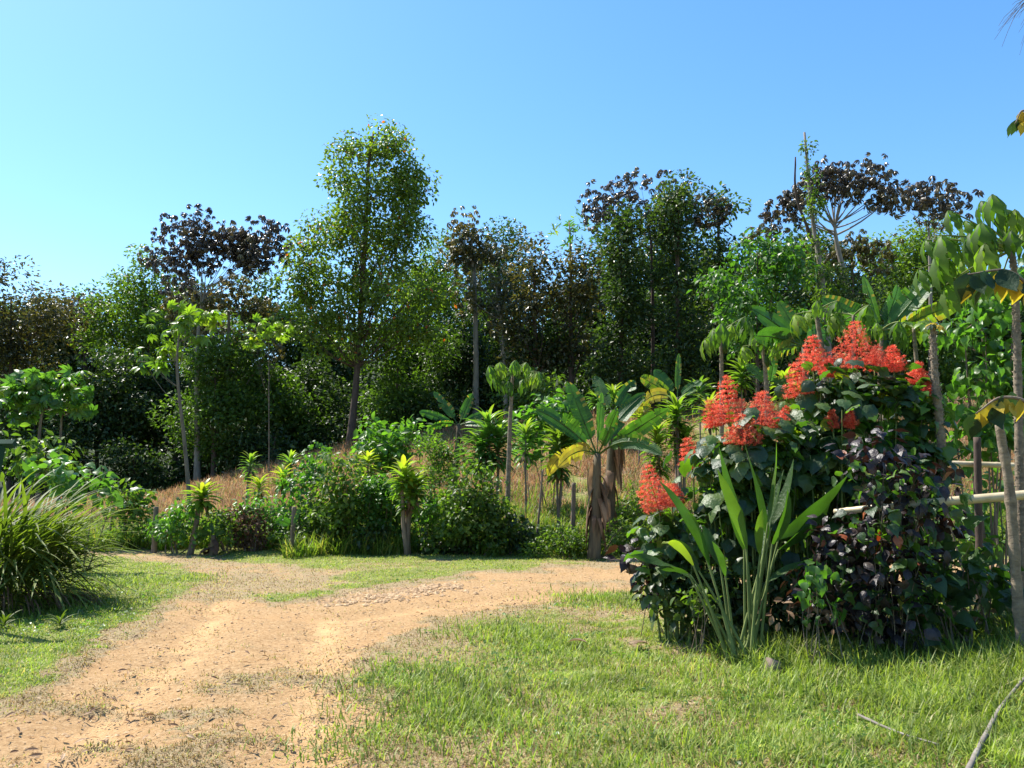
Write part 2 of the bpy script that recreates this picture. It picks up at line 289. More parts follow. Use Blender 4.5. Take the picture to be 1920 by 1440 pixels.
def groundmat():
    m, N, L = mat('earth_and_turf')
    tc = N.new('ShaderNodeNewGeometry')
    def noise(sc, det=5, rgh=.6):
        z = N.new('ShaderNodeTexNoise'); z.inputs['Scale'].default_value = sc; z.inputs['Detail'].default_value = det; z.inputs['Roughness'].default_value = rgh; L.new(tc.outputs['Position'], z.inputs['Vector']); return z.outputs['Fac']
    def att(n):
        z = N.new('ShaderNodeAttribute'); z.attribute_name = n; return z.outputs['Fac']
    def mix(f, a, b):
        z = N.new('ShaderNodeMix'); z.data_type = 'RGBA'
        (L.new(f, z.inputs[0]) if not isinstance(f, float) else setattr(z.inputs[0], 'default_value', f)); L.new(a, z.inputs[6]); L.new(b, z.inputs[7]); return z.outputs[2]
    def math_(op, a, b):
        z = N.new('ShaderNodeMath'); z.operation = op
        for i, q in enumerate((a, b)):
            if isinstance(q, (int, float)): z.inputs[i].default_value = q
            else: L.new(q, z.inputs[i])
        return z.outputs[0]
    def rp(f, st): r = ramp(N, st); L.new(f, r.inputs[0]); return r.outputs[0]
    soil = mix(noise(1.1, 4), rp(noise(26, 7, .7), [(.32, (.125, .077, .038)), (.5, (.32, .215, .108)), (.68, (.53, .39, .235))]), rp(noise(60, 5, .7), [(.3, (.24, .12, .048)), (.55, (.40, .235, .1)), (.72, (.52, .345, .175))]))
    grs = mix(noise(2.2, 5), rp(noise(35, 6, .7), [(.3, (.09, .11, .025)), (.7, (.25, .29, .06))]), rp(noise(22, 6), [(.3, (.10, .10, .03)), (.7, (.26, .25, .08))]))
    dry = rp(noise(45, 7, .75), [(.28, (.12, .09, .045)), (.5, (.27, .20, .11)), (.7, (.45, .34, .2))])
    jit = math_('MULTIPLY', math_('SUBTRACT', noise(14, 6, .75), .5), 1.5)
    fd = math_('ADD', att('dry'), jit); fd = rp(fd, [(.3, (0, 0, 0)), (.65, (1, 1, 1))])
    fs = math_('ADD', att('dirt'), jit); fs = rp(fs, [(.36, (0, 0, 0)), (.6, (1, 1, 1))])
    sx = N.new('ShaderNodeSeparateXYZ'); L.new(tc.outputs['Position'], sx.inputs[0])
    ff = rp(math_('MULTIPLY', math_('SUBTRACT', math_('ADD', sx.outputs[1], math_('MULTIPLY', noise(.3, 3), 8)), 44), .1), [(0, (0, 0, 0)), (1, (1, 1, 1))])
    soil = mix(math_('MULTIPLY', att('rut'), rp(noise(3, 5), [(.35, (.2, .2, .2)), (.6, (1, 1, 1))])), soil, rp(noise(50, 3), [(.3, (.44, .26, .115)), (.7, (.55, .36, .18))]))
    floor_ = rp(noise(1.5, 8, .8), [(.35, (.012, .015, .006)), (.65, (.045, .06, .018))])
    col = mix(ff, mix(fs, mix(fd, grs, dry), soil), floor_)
    p = N.new('ShaderNodeBsdfPrincipled'); p.inputs['Roughness'].default_value = .95; p.inputs['Specular IOR Level'].default_value = .15; L.new(col, p.inputs['Base Color'])
    bp = N.new('ShaderNodeBump'); bp.inputs['Strength'].default_value = .8; bp.inputs['Distance'].default_value = .02
    L.new(math_('ADD', noise(38, 8, .75), math_('MULTIPLY', noise(9, 4), .8)), bp.inputs['Height']); L.new(bp.outputs[0], p.inputs['Normal'])
    o = N.new('ShaderNodeOutputMaterial'); L.new(p.outputs[0], o.inputs[0]); return m
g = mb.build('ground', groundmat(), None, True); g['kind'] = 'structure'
for nm, ar in (('dirt', d), ('dry', dr), ('rut', np.clip(rt, 0, 1))):
    a_ = g.data.attributes.new(nm, 'FLOAT', 'POINT'); a_.data.foreach_set('value', ar.astype(np.float32).ravel())
# ------------------------------------------------------------------ grass and gravel (uncountable)
def bladeT(curl):
    return (A([(-.5, 0, 0), (.5, 0, 0), (-.42, .45, curl * .2), (.42, .45, curl * .2), (0, 1 - curl * .25, curl)]), [A([(0, 1, 3, 2)]), A([(2, 3, 4)])])
def blades(name, label, P, hgt, wid, val, matl, k, lean=.5, cat='grass'):
    rg = R_(k); N = len(P); mb = MB()
    for c, cu in enumerate((.15, .45, .8)):
        s = np.arange(N) % 3 == c; n = s.sum()
        az = rg.random(n) * 2 * pi; le = rg.random(n) * lean
        ax = np.stack([np.cos(az) * le, np.sin(az) * le, np.ones(n)], 1); no = np.stack([np.cos(az), np.sin(az), rg.normal(0, .3, n)], 1)
        V, Fs = bladeT(cu); h = hgt[s]; w_ = wid[s]
        a = nrm(ax); sd_ = nrm(np.cross(a, no)); nn = np.cross(sd_, a)
        Q = P[s][:, None] + w_[:, None, None] * V[None, :, 0:1] * sd_[:, None] + h[:, None, None] * (V[None, :, 1:2] * a[:, None] + V[None, :, 2:3] * nn[:, None])
        off = (np.arange(n) * 5)[:, None, None]
        for f in Fs: mb.F.append(((f[None] + off).reshape(-1, f.shape[1]) + mb.n, np.repeat(val[s], len(f))))
        mb.V.append(Q.reshape(-1, 3)); mb.n += n * 5
    o = mb.build(name, matl); tag(o, label, cat, None, 'stuff'); return o
def sample(n, y0, y1, k, pw=1.0, u0=-.82, u1=.82):
    rg = R_(k); t = rg.random(n); y = (y0 ** (1 - pw) + t * (y1 ** (1 - pw) - y0 ** (1 - pw))) ** (1 / (1 - pw)) if pw != 1 else y0 * (y1 / y0) ** t
    x = (u0 + (u1 - u0) * rg.random(n)) * y; return x, y, rg
x, y, rg = sample(700000, 3.6, 19.5, 11, 1.1); d, dr = fields(x, y); n = fbm(x, y, 3.1, 3)
tuft = sm(.5, .75, fbm(x + 3, y + 40, 2.3, 3)); rt_ = sm(-1, .8, x)
keep = rg.random(len(x)) < np.clip((1 - d) ** 1.6 * (1.0 - .62 * dr) * (-.1 + 1.9 * n), .0, 1)
keep &= ~((sm(.2, .6, x - 1.3) > .5) & (y > 9.5) & (rg.random(len(x)) < .5))
x, y, d, dr, n, tuft, rt_ = [q[keep] for q in (x, y, d, dr, n, tuft, rt_)]
hh = (.014 + .018 + .016 * sm(-1, -3, x) * rg.random(len(x)) + .055 * tuft * rt_ * (1 - dr)) * (1 - .5 * dr) * (1 + .02 * y)
val = np.clip(rg.random(len(x)) * .42 + .02 + .3 * fbm(x + 70, y, 1.1, 3) + dr * (.45 + .2 * rg.random(len(x))) * (rg.random(len(x)) < .8) + .45 * (rg.random(len(x)) < .16), 0, 1)
xd, yd, rg = sample(420000, 3.6, 18.5, 13, 1.35); dd_, dq = fields(xd, yd); kd = rg.random(len(xd)) < np.clip(dq * 1.1, 0, 1) * np.clip(1.05 - dd_ * 1.25, .004, 1) * (.25 + 1.1 * fbm(xd, yd, 4, 3)) * .8; xd, yd, dd_ = xd[kd], yd[kd], dd_[kd]
blades('dry_turf', 'short withered brown turf fringing the dirt road', np.stack([xd, yd, H(xd, yd) - .004 - .03 * dd_], 1), (.012 + .028 * rg.random(len(xd))) * (1 + .03 * yd), .0042 * (1 + .13 * yd), np.clip(rg.random(len(xd)) * .85 + .2 * (rg.random(len(xd)) < .2), 0, 1), M['drygrass'], 14, 1.5)
blades('lawn_grass', 'short sunlit grass covering the verges beside the dirt road', np.stack([x, y, H(x, y) - .005 - .03 * d], 1), hh, .0042 * (1 + .13 * y) * np.ones(len(x)), val, M['grass'], 12, 1.15)
# longer clumps in the right lawn, and along the foot of the flowering bush
rg = R_(21); cs = []
for px, py, r, q, hgt in [(640 + 310, 1190, .35, 900, .13), (1010, 1205, .3, 700, .13), (820, 1275, .35, 1300, .12), (900, 1320, .4, 1600, .14), (850, 1350, .25, 800, .10), (1150, 1430, .5, 1500, .14), (1050, 1235, .5, 900, .10), (1500, 1235, .3, 1500, .28), (1560, 1250, .5, 1600, .2), (1480, 1285, .4, 1200, .16),
                          (1700, 1260, .6, 2200, .17), (1300, 1250, .5, 1400, .12), (1790, 1330, .3, 1500, .2), (1850, 1400, .3, 1500, .16), (1900, 1290, .4, 1800, .24), (1250, 1130, .5, 1400, .14), (1120, 1120, .4, 900, .12), (60, 1140, .6, 1500, .13), (170, 1100, .5, 1200, .15), (330, 1085, .4, 500, .08), (1640, 1330, .35, 900, .12), (1380, 1390, .4, 1300, .11), (700, 1390, .3, 700, .07), (1600, 1420, .4, 1200, .12), (1910, 1220, .4, 1500, .35), (1620, 1215, .5, 900, .22)]:
    gx, gy = gp(px, py); a = rg.normal(0, r, (int(q * 1.1), 2)); cs.append(np.c_[gx + a[:, 0], gy + a[:, 1], np.full(len(a), hgt)])
cs = np.concatenate(cs); cs = cs[cs[:, 1] > 3.4]
blades('grass_clumps', 'longer green grass tufts rising from the lawn and bush foot', np.stack([cs[:, 0], cs[:, 1], H(cs[:, 0], cs[:, 1])], 1), cs[:, 2] * (.5 + .7 * rg.random(len(cs))), .0065 * (1 + .08 * cs[:, 1]), np.clip(rg.random(len(cs)) * .62 + .3 * (rg.random(len(cs)) < .1), 0, 1), M['grass'], 22, .9)
xw, yw, rgw = sample(26000, 3.6, 15, 51, 1.2); dw, dqw = fields(xw, yw); kw_ = rgw.random(len(xw)) < (1 - dw) * (1 - dqw) * sm(.5, .62, fbm(xw + 33, yw, 1.4, 3)); xw, yw = xw[kw_], yw[kw_]; nw = len(xw); mb = MB(); azw = rgw.random(nw) * 6.28
mb.scatter(leafT([.1, .32, .36, .2, .02], .2, .2), np.stack([xw, yw, H(xw, yw) + .008 + .02 * rgw.random(nw)], 1), np.stack([np.cos(azw), np.sin(azw), rgw.uniform(-.1, .5, nw)], 1), np.stack([rgw.normal(0, .3, nw), rgw.normal(0, .3, nw), np.ones(nw)], 1), .022 + .03 * rgw.random(nw) ** 2 + .0012 * yw, rgw.random(nw) * .8)
tag(mb.build('low_weeds', M['bright']), 'flat round-leaved weeds spreading in patches through the lawn', 'weeds', None, 'stuff')
xw, yw, rgw = sample(9000, 3.6, 15, 52, 1.2); dw, dqw = fields(xw, yw); kw_ = rgw.random(len(xw)) < .15 + .5 * dqw * (1 - dw); xw, yw = xw[kw_], yw[kw_]; nw = len(xw); mb = MB(); azw = rgw.random(nw) * 6.28
mb.scatter(T_lance, np.stack([xw, yw, H(xw, yw) + .004], 1), np.stack([np.cos(azw), np.sin(azw), rgw.uniform(-.05, .25, nw)], 1), np.stack([rgw.normal(0, .6, nw), rgw.normal(0, .6, nw), np.ones(nw)], 1), .03 + .06 * rgw.random(nw), rgw.random(nw))
tag(mb.build('leaf_litter', M['dead']), 'dry leaf litter and straw bits strewn over turf and road edges', 'leaf litter', None, 'stuff')
# tall weeds on the slope
def slope(n, y0, y1, k): x, y, rg = sample(n, y0, y1, k, 1.3, -.8, .85); return x, y, rg
x, y, rg = slope(110000, 18.2, 27, 31); n = fbm(x, y, .6, 3); k_ = (rg.random(len(x)) < sm(.25, .5, n) * (1 - sm(21, 26, y) * .8)) & (y > 18.3 + (fbm(x, x * 0, .7, 2)) * 1.2 + 1.2 * (x < -5)); x, y = x[k_], y[k_]
blades('tall_green_grass', 'tall green weeds behind the edge of the clearing', np.stack([x, y, H(x, y)], 1), .25 + .5 * rg.random(len(x)) * (1 - .3 * sm(20, 18, y)), .016 + .0006 * y + 0 * x, rg.random(len(x)) * .9, M['tallgrass'], 32, .55)
x, y, rg = slope(170000, 20.5, 46, 33); n = fbm(x + 9, y, .35, 3); k_ = rg.random(len(x)) < sm(.2, .4, n) * sm(20, 22.5, y); x, y = x[k_], y[k_]
blades('brown_seeding_grass', 'reddish brown seeding grass covering the slope below the forest', np.stack([x, y, H(x, y)], 1), .25 + .35 * rg.random(len(x)), .008 + .0006 * y + 0 * x, np.clip(rg.random(len(x)) * .95 + .1 * (rg.random(len(x)) < .3), 0, 1), M['brown'], 34, 1.1)
# gravel and clods
x, y, rg = sample(15000, 3.7, 17, 41, 1.3); d, dr = fields(x, y); k_ = rg.random(len(x)) < d * .9 + .03; x, y = x[k_], y[k_]
P2 = []
for q in range(1000):
    t = rg.random(); a = gp(600 + 230 * t, 1122 - 30 * t); P2.append((a[0] + rg.normal(0, .45), a[1] + rg.normal(0, .28)))
P2 = A(P2); x = np.r_[x, P2[:, 0]]; y = np.r_[y, P2[:, 1]]
ico = A([(0, 0, .6), (1, 0, .1), (.3, .9, 0), (-.8, .6, .1), (-.8, -.6, 0), (.3, -.95, .1), (0, 0, -.5)]); fi = A([(0, 1, 2), (0, 2, 3), (0, 3, 4), (0, 4, 5), (0, 5, 1), (6, 2, 1), (6, 3, 2), (6, 4, 3), (6, 5, 4), (6, 1, 5)])
N_ = len(x); az = rg.random(N_) * 6.28; sz = .003 + .015 * rg.random(N_) ** 7 + .0007 * y; sz[-1000:] = .014 + .05 * rg.random(1000) ** 3
mb = MB(); V = ico[None] * (1 + .5 * (rg.random((N_, 7, 3)) - .5)) * sz[:, None, None]; c, s = np.cos(az)[:, None], np.sin(az)[:, None]
V = np.stack([V[..., 0] * c - V[..., 1] * s, V[..., 0] * s + V[..., 1] * c, V[..., 2]], -1) + np.stack([x, y, H(x, y) - .03], 1)[:, None]
mb.add(V.reshape(-1, 3), (fi[None] + (np.arange(N_) * 7)[:, None, None]).reshape(-1, 3)); M['stone'] = barkmat('clay_stone', (.26, .15, .07), (.55, .38, .21), 6, (1, 1, 1))
tag(mb.build('gravel', M['stone']), 'small stones and broken clods scattered on the dirt road', 'gravel', None, 'stuff')
# ------------------------------------------------------------------ plant builders
LT = {'small': T_small, 'med': T_med, 'heart': T_heart, 'big': T_big, 'umb': T_umb, 'umb2': T_umb2, 'pap': T_pap, 'tuft': T_tuft, 'lance': T_lance, 'papd': T_papd}
def clumps(blobs, D, rg, csize, depth=1.0, cd=4.2):
    out = []
    for b in blobs:
        px, py, rx, ry = b[:4]; dd = b[4] if len(b) > 4 else D
        c = Wp(px, py, dd); k = dd / F; rx *= k; ry *= k; rz = min(rx, ry * 1.3) * depth
        n = max(3, int(rx * ry * cd / csize ** 2)); q = nrm(rg.normal(size=(n, 3))) * (rg.random((n, 1)) ** .38)
        q *= 1 + .18 * (rg.random((n, 1)) - .35)
        out.append(c + q * A([rx, rz, ry]))
    return np.concatenate(out)
def foliage(mb, cen, C0, csize, leaf, ls, n, rg, vr=(0, 1), up=1.0, droop=.3, flat=.75):
    """n leaves spread over clumps; each clump has its own tone"""
    K = len(cen); idx = rg.integers(0, K, n); q = rg.normal(size=(n, 3)); q *= np.minimum(1, 1.55 / np.linalg.norm(q, axis=1))[:, None]; q *= A([1, 1, flat]) * csize * .6
    P = cen[idx] + q; out = nrm(q + 1e-6)
    ax = nrm(out * A([1, 1, .6]) + .7 * rg.normal(size=(n, 3)) - A([0, 0, droop])); no = nrm(out * .5 + .75 * rg.normal(size=(n, 3)) * .8 + A([0, 0, up]))
    tone = rg.random(K)[idx] * .45 + rg.random(n) * .55; v = vr[0] + (vr[1] - vr[0]) * tone
    sp = rg.random(n) < .012; v = np.where(sp, .99, np.minimum(v, .955))
    mb.scatter(LT[leaf], P, ax, no, ls * (.65 + .7 * rg.random(n)), v)
def limbs(mb, trunk, r0, cen, rg, nmax=22, rl=.35):
    """curved limbs from the trunk's upper part to the clump centres"""
    T = A(trunk); n = len(T); sel = rg.permutation(len(cen))[:nmax]
    for i in sel:
        c = cen[i]; h = (c[2] - T[0, 2]) / max(T[-1, 2] - T[0, 2], .1); j = int(np.clip((h - .12 - .3 * rg.random()) * n, n * .3, n - 1)); p = T[j]
        m = (p + c) / 2 + A([0, 0, -.12 * np.linalg.norm(c - p)]) + rg.normal(0, .05, 3) * np.linalg.norm(c - p)
        r = r0 * (1 - .75 * j / n) * rl; tube(mb, bez(p, m, c, 6), np.linspace(r, r * .25, 6), 4, cap=False)
def tree(label, blobs, D, trunk, tr, leaf='small', ls=.22, m='mid', bark='bark', csize=1.3, dens=1.0, seed=1, name='forest_tree', cat='tree', group='trees of the forest edge', vr=(0, 1), extra=None, nl=22, droop=.3, depth=1.0, up=1.0, flat=.75, rl=.35, smooth=False, fill=2.6):
    rg = R_(seed); px0 = trunk[0][0]; base = G(px0, D)
    P = [base - A([0, 0, .3])] + [Wp(a, b, D) + A([0, rg.normal(0, .15), 0]) for a, b in trunk[1:]]
    if len(trunk) == 1: P.append(Wp(blobs[0][0], blobs[0][1], D))
    T = smoothpath(P, 16); t = thing(name, label, cat, base, group)
    cen = clumps(blobs, D, rg, csize, depth)
    mb = MB(); tube(mb, T, np.linspace(tr, tr * .3, 16) * (1 + .5 * np.exp(-np.linspace(0, 14, 16))), 9, bump=.12, rg=rg); limbs(mb, T, tr, cen, rg, nl, rl)
    mb.build('trunk', M[bark], t, True)
    area = sum(pi * b[2] * b[3] * ((b[4] if len(b) > 4 else D) / F) ** 2 for b in blobs)
    fac = {'small': .27, 'med': .3, 'heart': .5, 'big': .4, 'umb': .8, 'umb2': 1.2, 'pap': 1.6, 'papd': 1.3, 'tuft': .6, 'lance': .15}[leaf]
    n = int(np.clip(dens * fill * area / (ls * ls * fac), 40, 90000))
    mb = MB(); foliage(mb, cen, base, csize, leaf, ls, n, rg, vr, up, droop, flat)
    if extra: extra(mb, rg)
    mb.build('crown', M[m], t, smooth); return t
def strapleaf(mb, p0, p1, p2, w_, val, nseg=8, fold=.35, prof=None, twist=0, side=None):
    """one long leaf swept along a curve"""
    P = bez(p0, p1, p2, nseg); T = nrm(np.gradient(P, axis=0)); t = np.linspace(0, 1, nseg)
    ww = (np.interp(t, [0, .12, .45, .8, 1], prof or [.35, .75, 1, .62, .02]) * w_)[:, None]
    s = nrm(np.cross(T, A([0, 0, 1.0]) + .001)) if side is None else nrm(np.cross(T, np.cross(A(side), T)))
    nn = nrm(np.cross(s, T)); s = nrm(s * np.cos(twist * t)[:, None] + nn * np.sin(twist * t)[:, None]); nn = np.cross(s, T)
    V = np.stack([P - s * ww + nn * ww * fold, P, P + s * ww + nn * ww * fold], 1).reshape(-1, 3)
    i = np.arange(nseg - 1)[:, None] * 3; j = np.arange(2)[None]
    mb.add(V, np.stack([i + j, i + j + 1, i + j + 4, i + j + 3], -1).reshape(-1, 4), val)
def rosette(mb, top, h, L_, w_, n, rg, vr=(.2, 1), tilt=(0, 0), up0=1.3, dn=-.15, old=.0):
    """column of arching strap leaves, youngest upright on top"""
    for i in range(n):
        t = i / max(n - 1, 1); az = i * 2.4 + rg.normal(0, .35); e = up0 + (dn - up0) * t ** .8 + rg.normal(0, .13); L = L_ * (.75 + .3 * math.sin(pi * min(t + .15, 1))) * (.85 + .3 * rg.random())
        p0 = A(top) - A([0, 0, h * t]) ; dh = A([math.cos(az), math.sin(az), 0]); p1 = p0 + L * .55 * (dh * math.cos(e) + A([0, 0, math.sin(e)])); p2 = p1 + L * .5 * (dh * math.cos(e - .9) + A([0, 0, math.sin(e - .9)]))
        v = vr[1] - (vr[1] - vr[0]) * (t * .7 + .3 * rg.random())
        strapleaf(mb, p0, p1, p2, w_ * (.8 + .4 * rg.random()), v, 6)
def dracaena(label, heads, D, base_px, m='yellow', seed=1, L_=.45, w_=.035, n=34, sr=.03, name='dracaena', group='dracaenas on the slope', vr=(.2, 1), bark='wood', cat='plant'):
    """heads: (px, py_top, h_px) ; stems run to the base"""
    rg = R_(seed); b = G(base_px, D); t = thing(name, label, cat, b, group); st = MB(); cr = MB()
    for j, (px, py, hp) in enumerate(heads):
        top = Wp(px, py, D + rg.normal(0, .12)); h = hp * D / F; c = top - A([0, 0, h * .5])
        q = b + A([rg.normal(0, .06), rg.normal(0, .06), -.1]); tube(st, bez(q, (q + c) / 2 + A([rg.normal(0, .05), 0, 0]), top - A([0, 0, .1]), 8), np.linspace(sr * 1.2, sr * .6, 8), 6, bump=.2, rg=rg)
        rosette(cr, top - A([0, 0, L_ * .45]), max(h - L_ * .6, .1), L_, w_, n, rg, vr)
    dl = MB()
    for px, py, hp in heads:
        c = Wp(px, py + hp * .8, D)
        for i in range(9): az = rg.random() * 6.28; dh = A([math.cos(az), math.sin(az), 0]); q = c - A([0, 0, rg.uniform(-.1, .15)]); L = L_ * rg.uniform(.4, .9); strapleaf(dl, q, q + dh * L * .4, q + dh * L * .45 - A([0, 0, L * .7]), w_ * .7, rg.random(), 5)
    st.build('stem', M[bark], t, True); cr.build('leaf_crown', M[m], t, True); dl.build('dead_leaves', M['dead'], t, True); return t
def bleaf(mb, p0, p1, p2, w_, rg, torn=.12, val=.5, nseg=26, fold=.25, stem=.18, side=None, dryedge=0):
    P = bez(p0, p1, p2, nseg); T = nrm(np.gradient(P, axis=0)); t = np.linspace(0, 1, nseg)
    s = nrm(np.cross(T, A([0, 0, 1.0]) + .001)) if side is None else nrm(np.cross(T, np.cross(A(side), T)))
    nn = nrm(np.cross(s, T)); tt = (t - stem) / (1 - stem)
    ww = np.where(tt < 0, .0, np.interp(tt, [0, .06, .3, .7, .9, 1], [.3, .72, 1, .92, .62, .12])) * w_
    tube(mb, P, np.linspace(.028, .006, nseg) * (w_ / .28), 5, .8, cap=False)
    for sg in (-1, 1):
        dz = 0
        for i in range(nseg - 1):
            if tt[i] < 0: continue
            if rg.random() < torn: dz = rg.normal(0, .3); gap = 1
            else: dz = dz * .85; gap = 0
            for a0, a1, w0, w1 in ((0, .5, 0, 1), (.5, 1, 1, 2)):
                V = []
                for kk, ii in ((0, i), (1, i + 1)):
                    for a_ in (a0, a1):
                        sh = (.12 * gap if kk == 0 else 0) * a_
                        V.append(P[ii] + T[ii] * (sh + .12 * a_) * w_ + sg * s[ii] * ww[ii] * a_ * (1 - .12 * a_) + nn[ii] * ww[ii] * (fold * a_ - .35 * a_ * a_ + dz * a_))
                mb.add(V, A([[0, 1, 3, 2]]), min(val + (.55 if (dryedge and a1 == 1 and rg.random() < dryedge) else 0) + rg.normal(0, .03), .98))
def banana(label, D, base_px, crown, leaves, seed=1, r=.12, group='banana plants', dead=4, wd=.27, name='banana_plant'):
    """leaves: (mid_dx, mid_dy, tip_dx, tip_dy, depth, width, val) offsets in photo pixels from the crown"""
    rg = R_(seed); b = G(base_px, D); c = Wp(*crown, D); t = thing(name, label, 'banana plant', b, group); k = D / F
    st = MB(); tube(st, bez(b - A([0, 0, .15]), (b + c) / 2 + A([.05, 0, 0]), c, 9), np.linspace(r, r * .5, 9), 10, bump=.15, rg=rg); st.build('stem', M['bananastem'], t, True)
    for L in leaves:
        mx, my, tx, ty, dp, w_, val = L; mb = MB()
        pd = nrm(A([tx * .5 + mx, 0, ty * .5 + my]) + 1e-3); bleaf(mb, c - A([0, 0, .05]), c + A([mx * k, dp * .5, my * k]), c + A([tx * k, dp, ty * k]), w_, rg, .2 if val < .8 else .35, val, dryedge=.15, side=(-pd[2], rg.uniform(-.9, .9), pd[0]))
        mb.build('leaf', M['banana'], t, True)
    if dead:
        mb = MB()
        for i in range(dead * 3):
            az = rg.random() * 6.28; z = .2 + .75 * rg.random(); p = b + (c - b) * z; dh = A([math.cos(az), math.sin(az), 0]); L = min((c - b)[2] * z * .9, .4 + .8 * rg.random())
            strapleaf(mb, p, p + dh * .22 + A([0, 0, .02]), p + dh * (.18 + .12 * rg.random()) - A([0, 0, L]), .05 + .06 * rg.random(), rg.random(), 8, twist=rg.normal(0, 1), side=(-math.sin(az), math.cos(az), 0))
        mb.build('dead_sheath', M['dead'], t, True)
    return t
def papaya(label, D, base_px, path, leaves, ls=.42, r=.09, seed=1, fruit=0, group='papaya trees', leaf='pap', thorns=False, m='yellow', name='papaya_tree', topr=.6, basey=None):
    """leaves: (dx, dy, depth) photo pixel offsets of each leaf from the trunk top"""
    rg = R_(seed); b = G(base_px, D); P = [b - A([0, 0, .1])] + [Wp(a, c, D) for a, c in path]; T = smoothpath(P, 40)
    t = thing(name, label, 'papaya tree', b, group); st = MB(); tube(st, T, np.linspace(r, r * topr, 40) * (1 + .07 * np.sin(np.arange(40) * 2.1)), 9, bump=.06, rg=rg)
    if thorns:
        for i in range(520):
            j = rg.random() * 38; q = T[int(j)] + (T[int(j) + 1] - T[int(j)]) * (j % 1); az = rg.random() * 6.28; rr = r * (1 - .4 * j / 40); dh = A([math.cos(az), math.sin(az), 0]); s_ = A([-math.sin(az), math.cos(az), 0]) * .014
            q = q + dh * rr * .97; st.add([q - s_, q + s_, q + dh * .016 + A([0, 0, .004]), q - A([0, 0, .02])], A([[0, 1, 2], [0, 2, 3], [1, 3, 2]]))
    st.build('trunk', M['papbark'], t, True); top = T[-1]; k = D / F; pe = MB(); cr = MB()
    for dx, dy, dp in leaves:
        q = top + A([dx * k, dp, dy * k]); d_ = q - top; tube(pe, bez(top, top + d_ * .5 + A([0, 0, .12 * np.linalg.norm(d_)]), q, 7), np.linspace(.013, .008, 7), 5, cap=False)
        hz = nrm(d_ * A([1, 1, 0]) + 1e-3); cr.scatter(LT[leaf], q[None], (hz + A([0, 0, -.35]))[None], (A([0, 0, 1]) + hz * .55)[None], ls * (.8 + .4 * rg.random()), np.clip(rg.random() * .8 + .05, 0, 1))
    pe.build('leaf_stalks', M['stem'], t, True); cr.build('crown', M[m], t, True)
    for i in range(fruit):
        az = i * 2.1; mb = MB(); q = top + A([math.cos(az) * r * 1.3, math.sin(az) * r * 1.3, -.25 - .1 * (i % 3)]); zz = np.linspace(-.12, .1, 8); tube(mb, q + np.stack([zz * 0, zz * 0, zz], 1), .065 * np.sqrt(np.clip(1 - (zz / .125) ** 2, .02, 1)), 9); mb.build('fruit', M['canna'], t, True)
    return t
def shrub(label, blobs, D, base_px, leaf='med', ls=.12, m='mid', seed=1, csize=.35, dens=1, name='shrub', cat='shrub', group='shrubs behind the clearing', stems=6, sr=.018, bark='wood', vr=(0, 1), droop=.3, depth=1, smooth=False, up=1.0, fill=2.6, extra=None, flat=.75):
    rg = R_(seed); b = G(base_px, D); t = thing(name, label, cat, b, group); cen = clumps(blobs, D, rg, csize, depth); st = MB()
    xs_ = [Wp(q[0], q[1] + q[3] * .4, q[4] if len(q) > 4 else D) for q in blobs]
    for i in range(max(stems, len(blobs))):
        x_ = xs_[i % len(xs_)]; bx = b + A([(x_[0] - b[0]) * .55 + rg.normal(0, .1), rg.normal(0, .12), 0]); bx[2] = float(H(bx[0], bx[1])) - .05
        c = cen[np.argmin(np.linalg.norm(cen - (x_ + rg.normal(0, .2, 3)), axis=1))]; tube(st, bez(bx, (bx + c) / 2 + rg.normal(0, .06, 3), c, 7), np.linspace(sr, sr * .4, 7), 5, cap=False)
    c0 = b + A([0, 0, .6])
    for c in cen[rg.permutation(len(cen))[:50]]:
        x_ = xs_[np.argmin([np.linalg.norm(c - q) for q in xs_])]; tube(st, bez(x_, (x_ + c) / 2 - A([0, 0, .05]), c, 4), np.linspace(sr * .5, sr * .2, 4), 3, cap=False)
    st.build('stems', M[bark], t, True)
    area = sum(pi * q[2] * q[3] * ((q[4] if len(q) > 4 else D) / F) ** 2 for q in blobs)
    fac = {'small': .27, 'med': .3, 'heart': .5, 'big': .4, 'umb': .8, 'umb2': 1.2, 'pap': 1.6, 'papd': 1.3, 'tuft': .6, 'lance': .15}[leaf]
    n = int(np.clip(dens * fill * area / (ls * ls * fac), 30, 60000)); mb = MB(); foliage(mb, cen, b, csize, leaf, ls, n, rg, vr, up, droop, flat)
    if extra: extra(mb, rg)
    mb.build('foliage', M[m], t, smooth); return t
# ------------------------------------------------------------------ the forest
B_ = 'trees of the forest edge'
tree('wide bronze-leaved tree filling the left edge of the forest', [(15, 580, 75, 80), (95, 590, 70, 60), (-90, 600, 110, 110), (30, 660, 90, 60)], 50, [(20, 860), (20, 560)], .2, m='bronze', ls=.26, seed=1, vr=(0, .7))
tree('low dark tree peeping over the canopy right of the bronze tree', [(160, 560, 45, 32), (140, 610, 60, 40)], 58, [(160, 800), (160, 560)], .25, 'umb', .3, 'plum', seed=2, csize=1.2)
tree('rounded grey-green tree beside the dark umbrella tree on the left', [(275, 520, 50, 42), (235, 570, 70, 50), (300, 600, 75, 60), (190, 600, 50, 45), (230, 660, 80, 60)], 54, [(270, 860), (268, 540)], .3, ls=.26, m='mid', seed=3, vr=(.2, 1), csize=1.1)
tree('dark purple umbrella tree with pale forking limbs on the left', [(350, 450, 52, 40), (410, 430, 60, 34), (475, 445, 52, 38), (320, 485, 32, 26), (500, 475, 28, 24), (405, 470, 80, 36), (340, 520, 30, 22), (450, 490, 40, 24)], 46, [(370, 900), (372, 640), (385, 540)], .16, 'umb', .33, 'plum', 'pale', csize=1.1, dens=1.15, seed=4, nl=26, rl=.5)
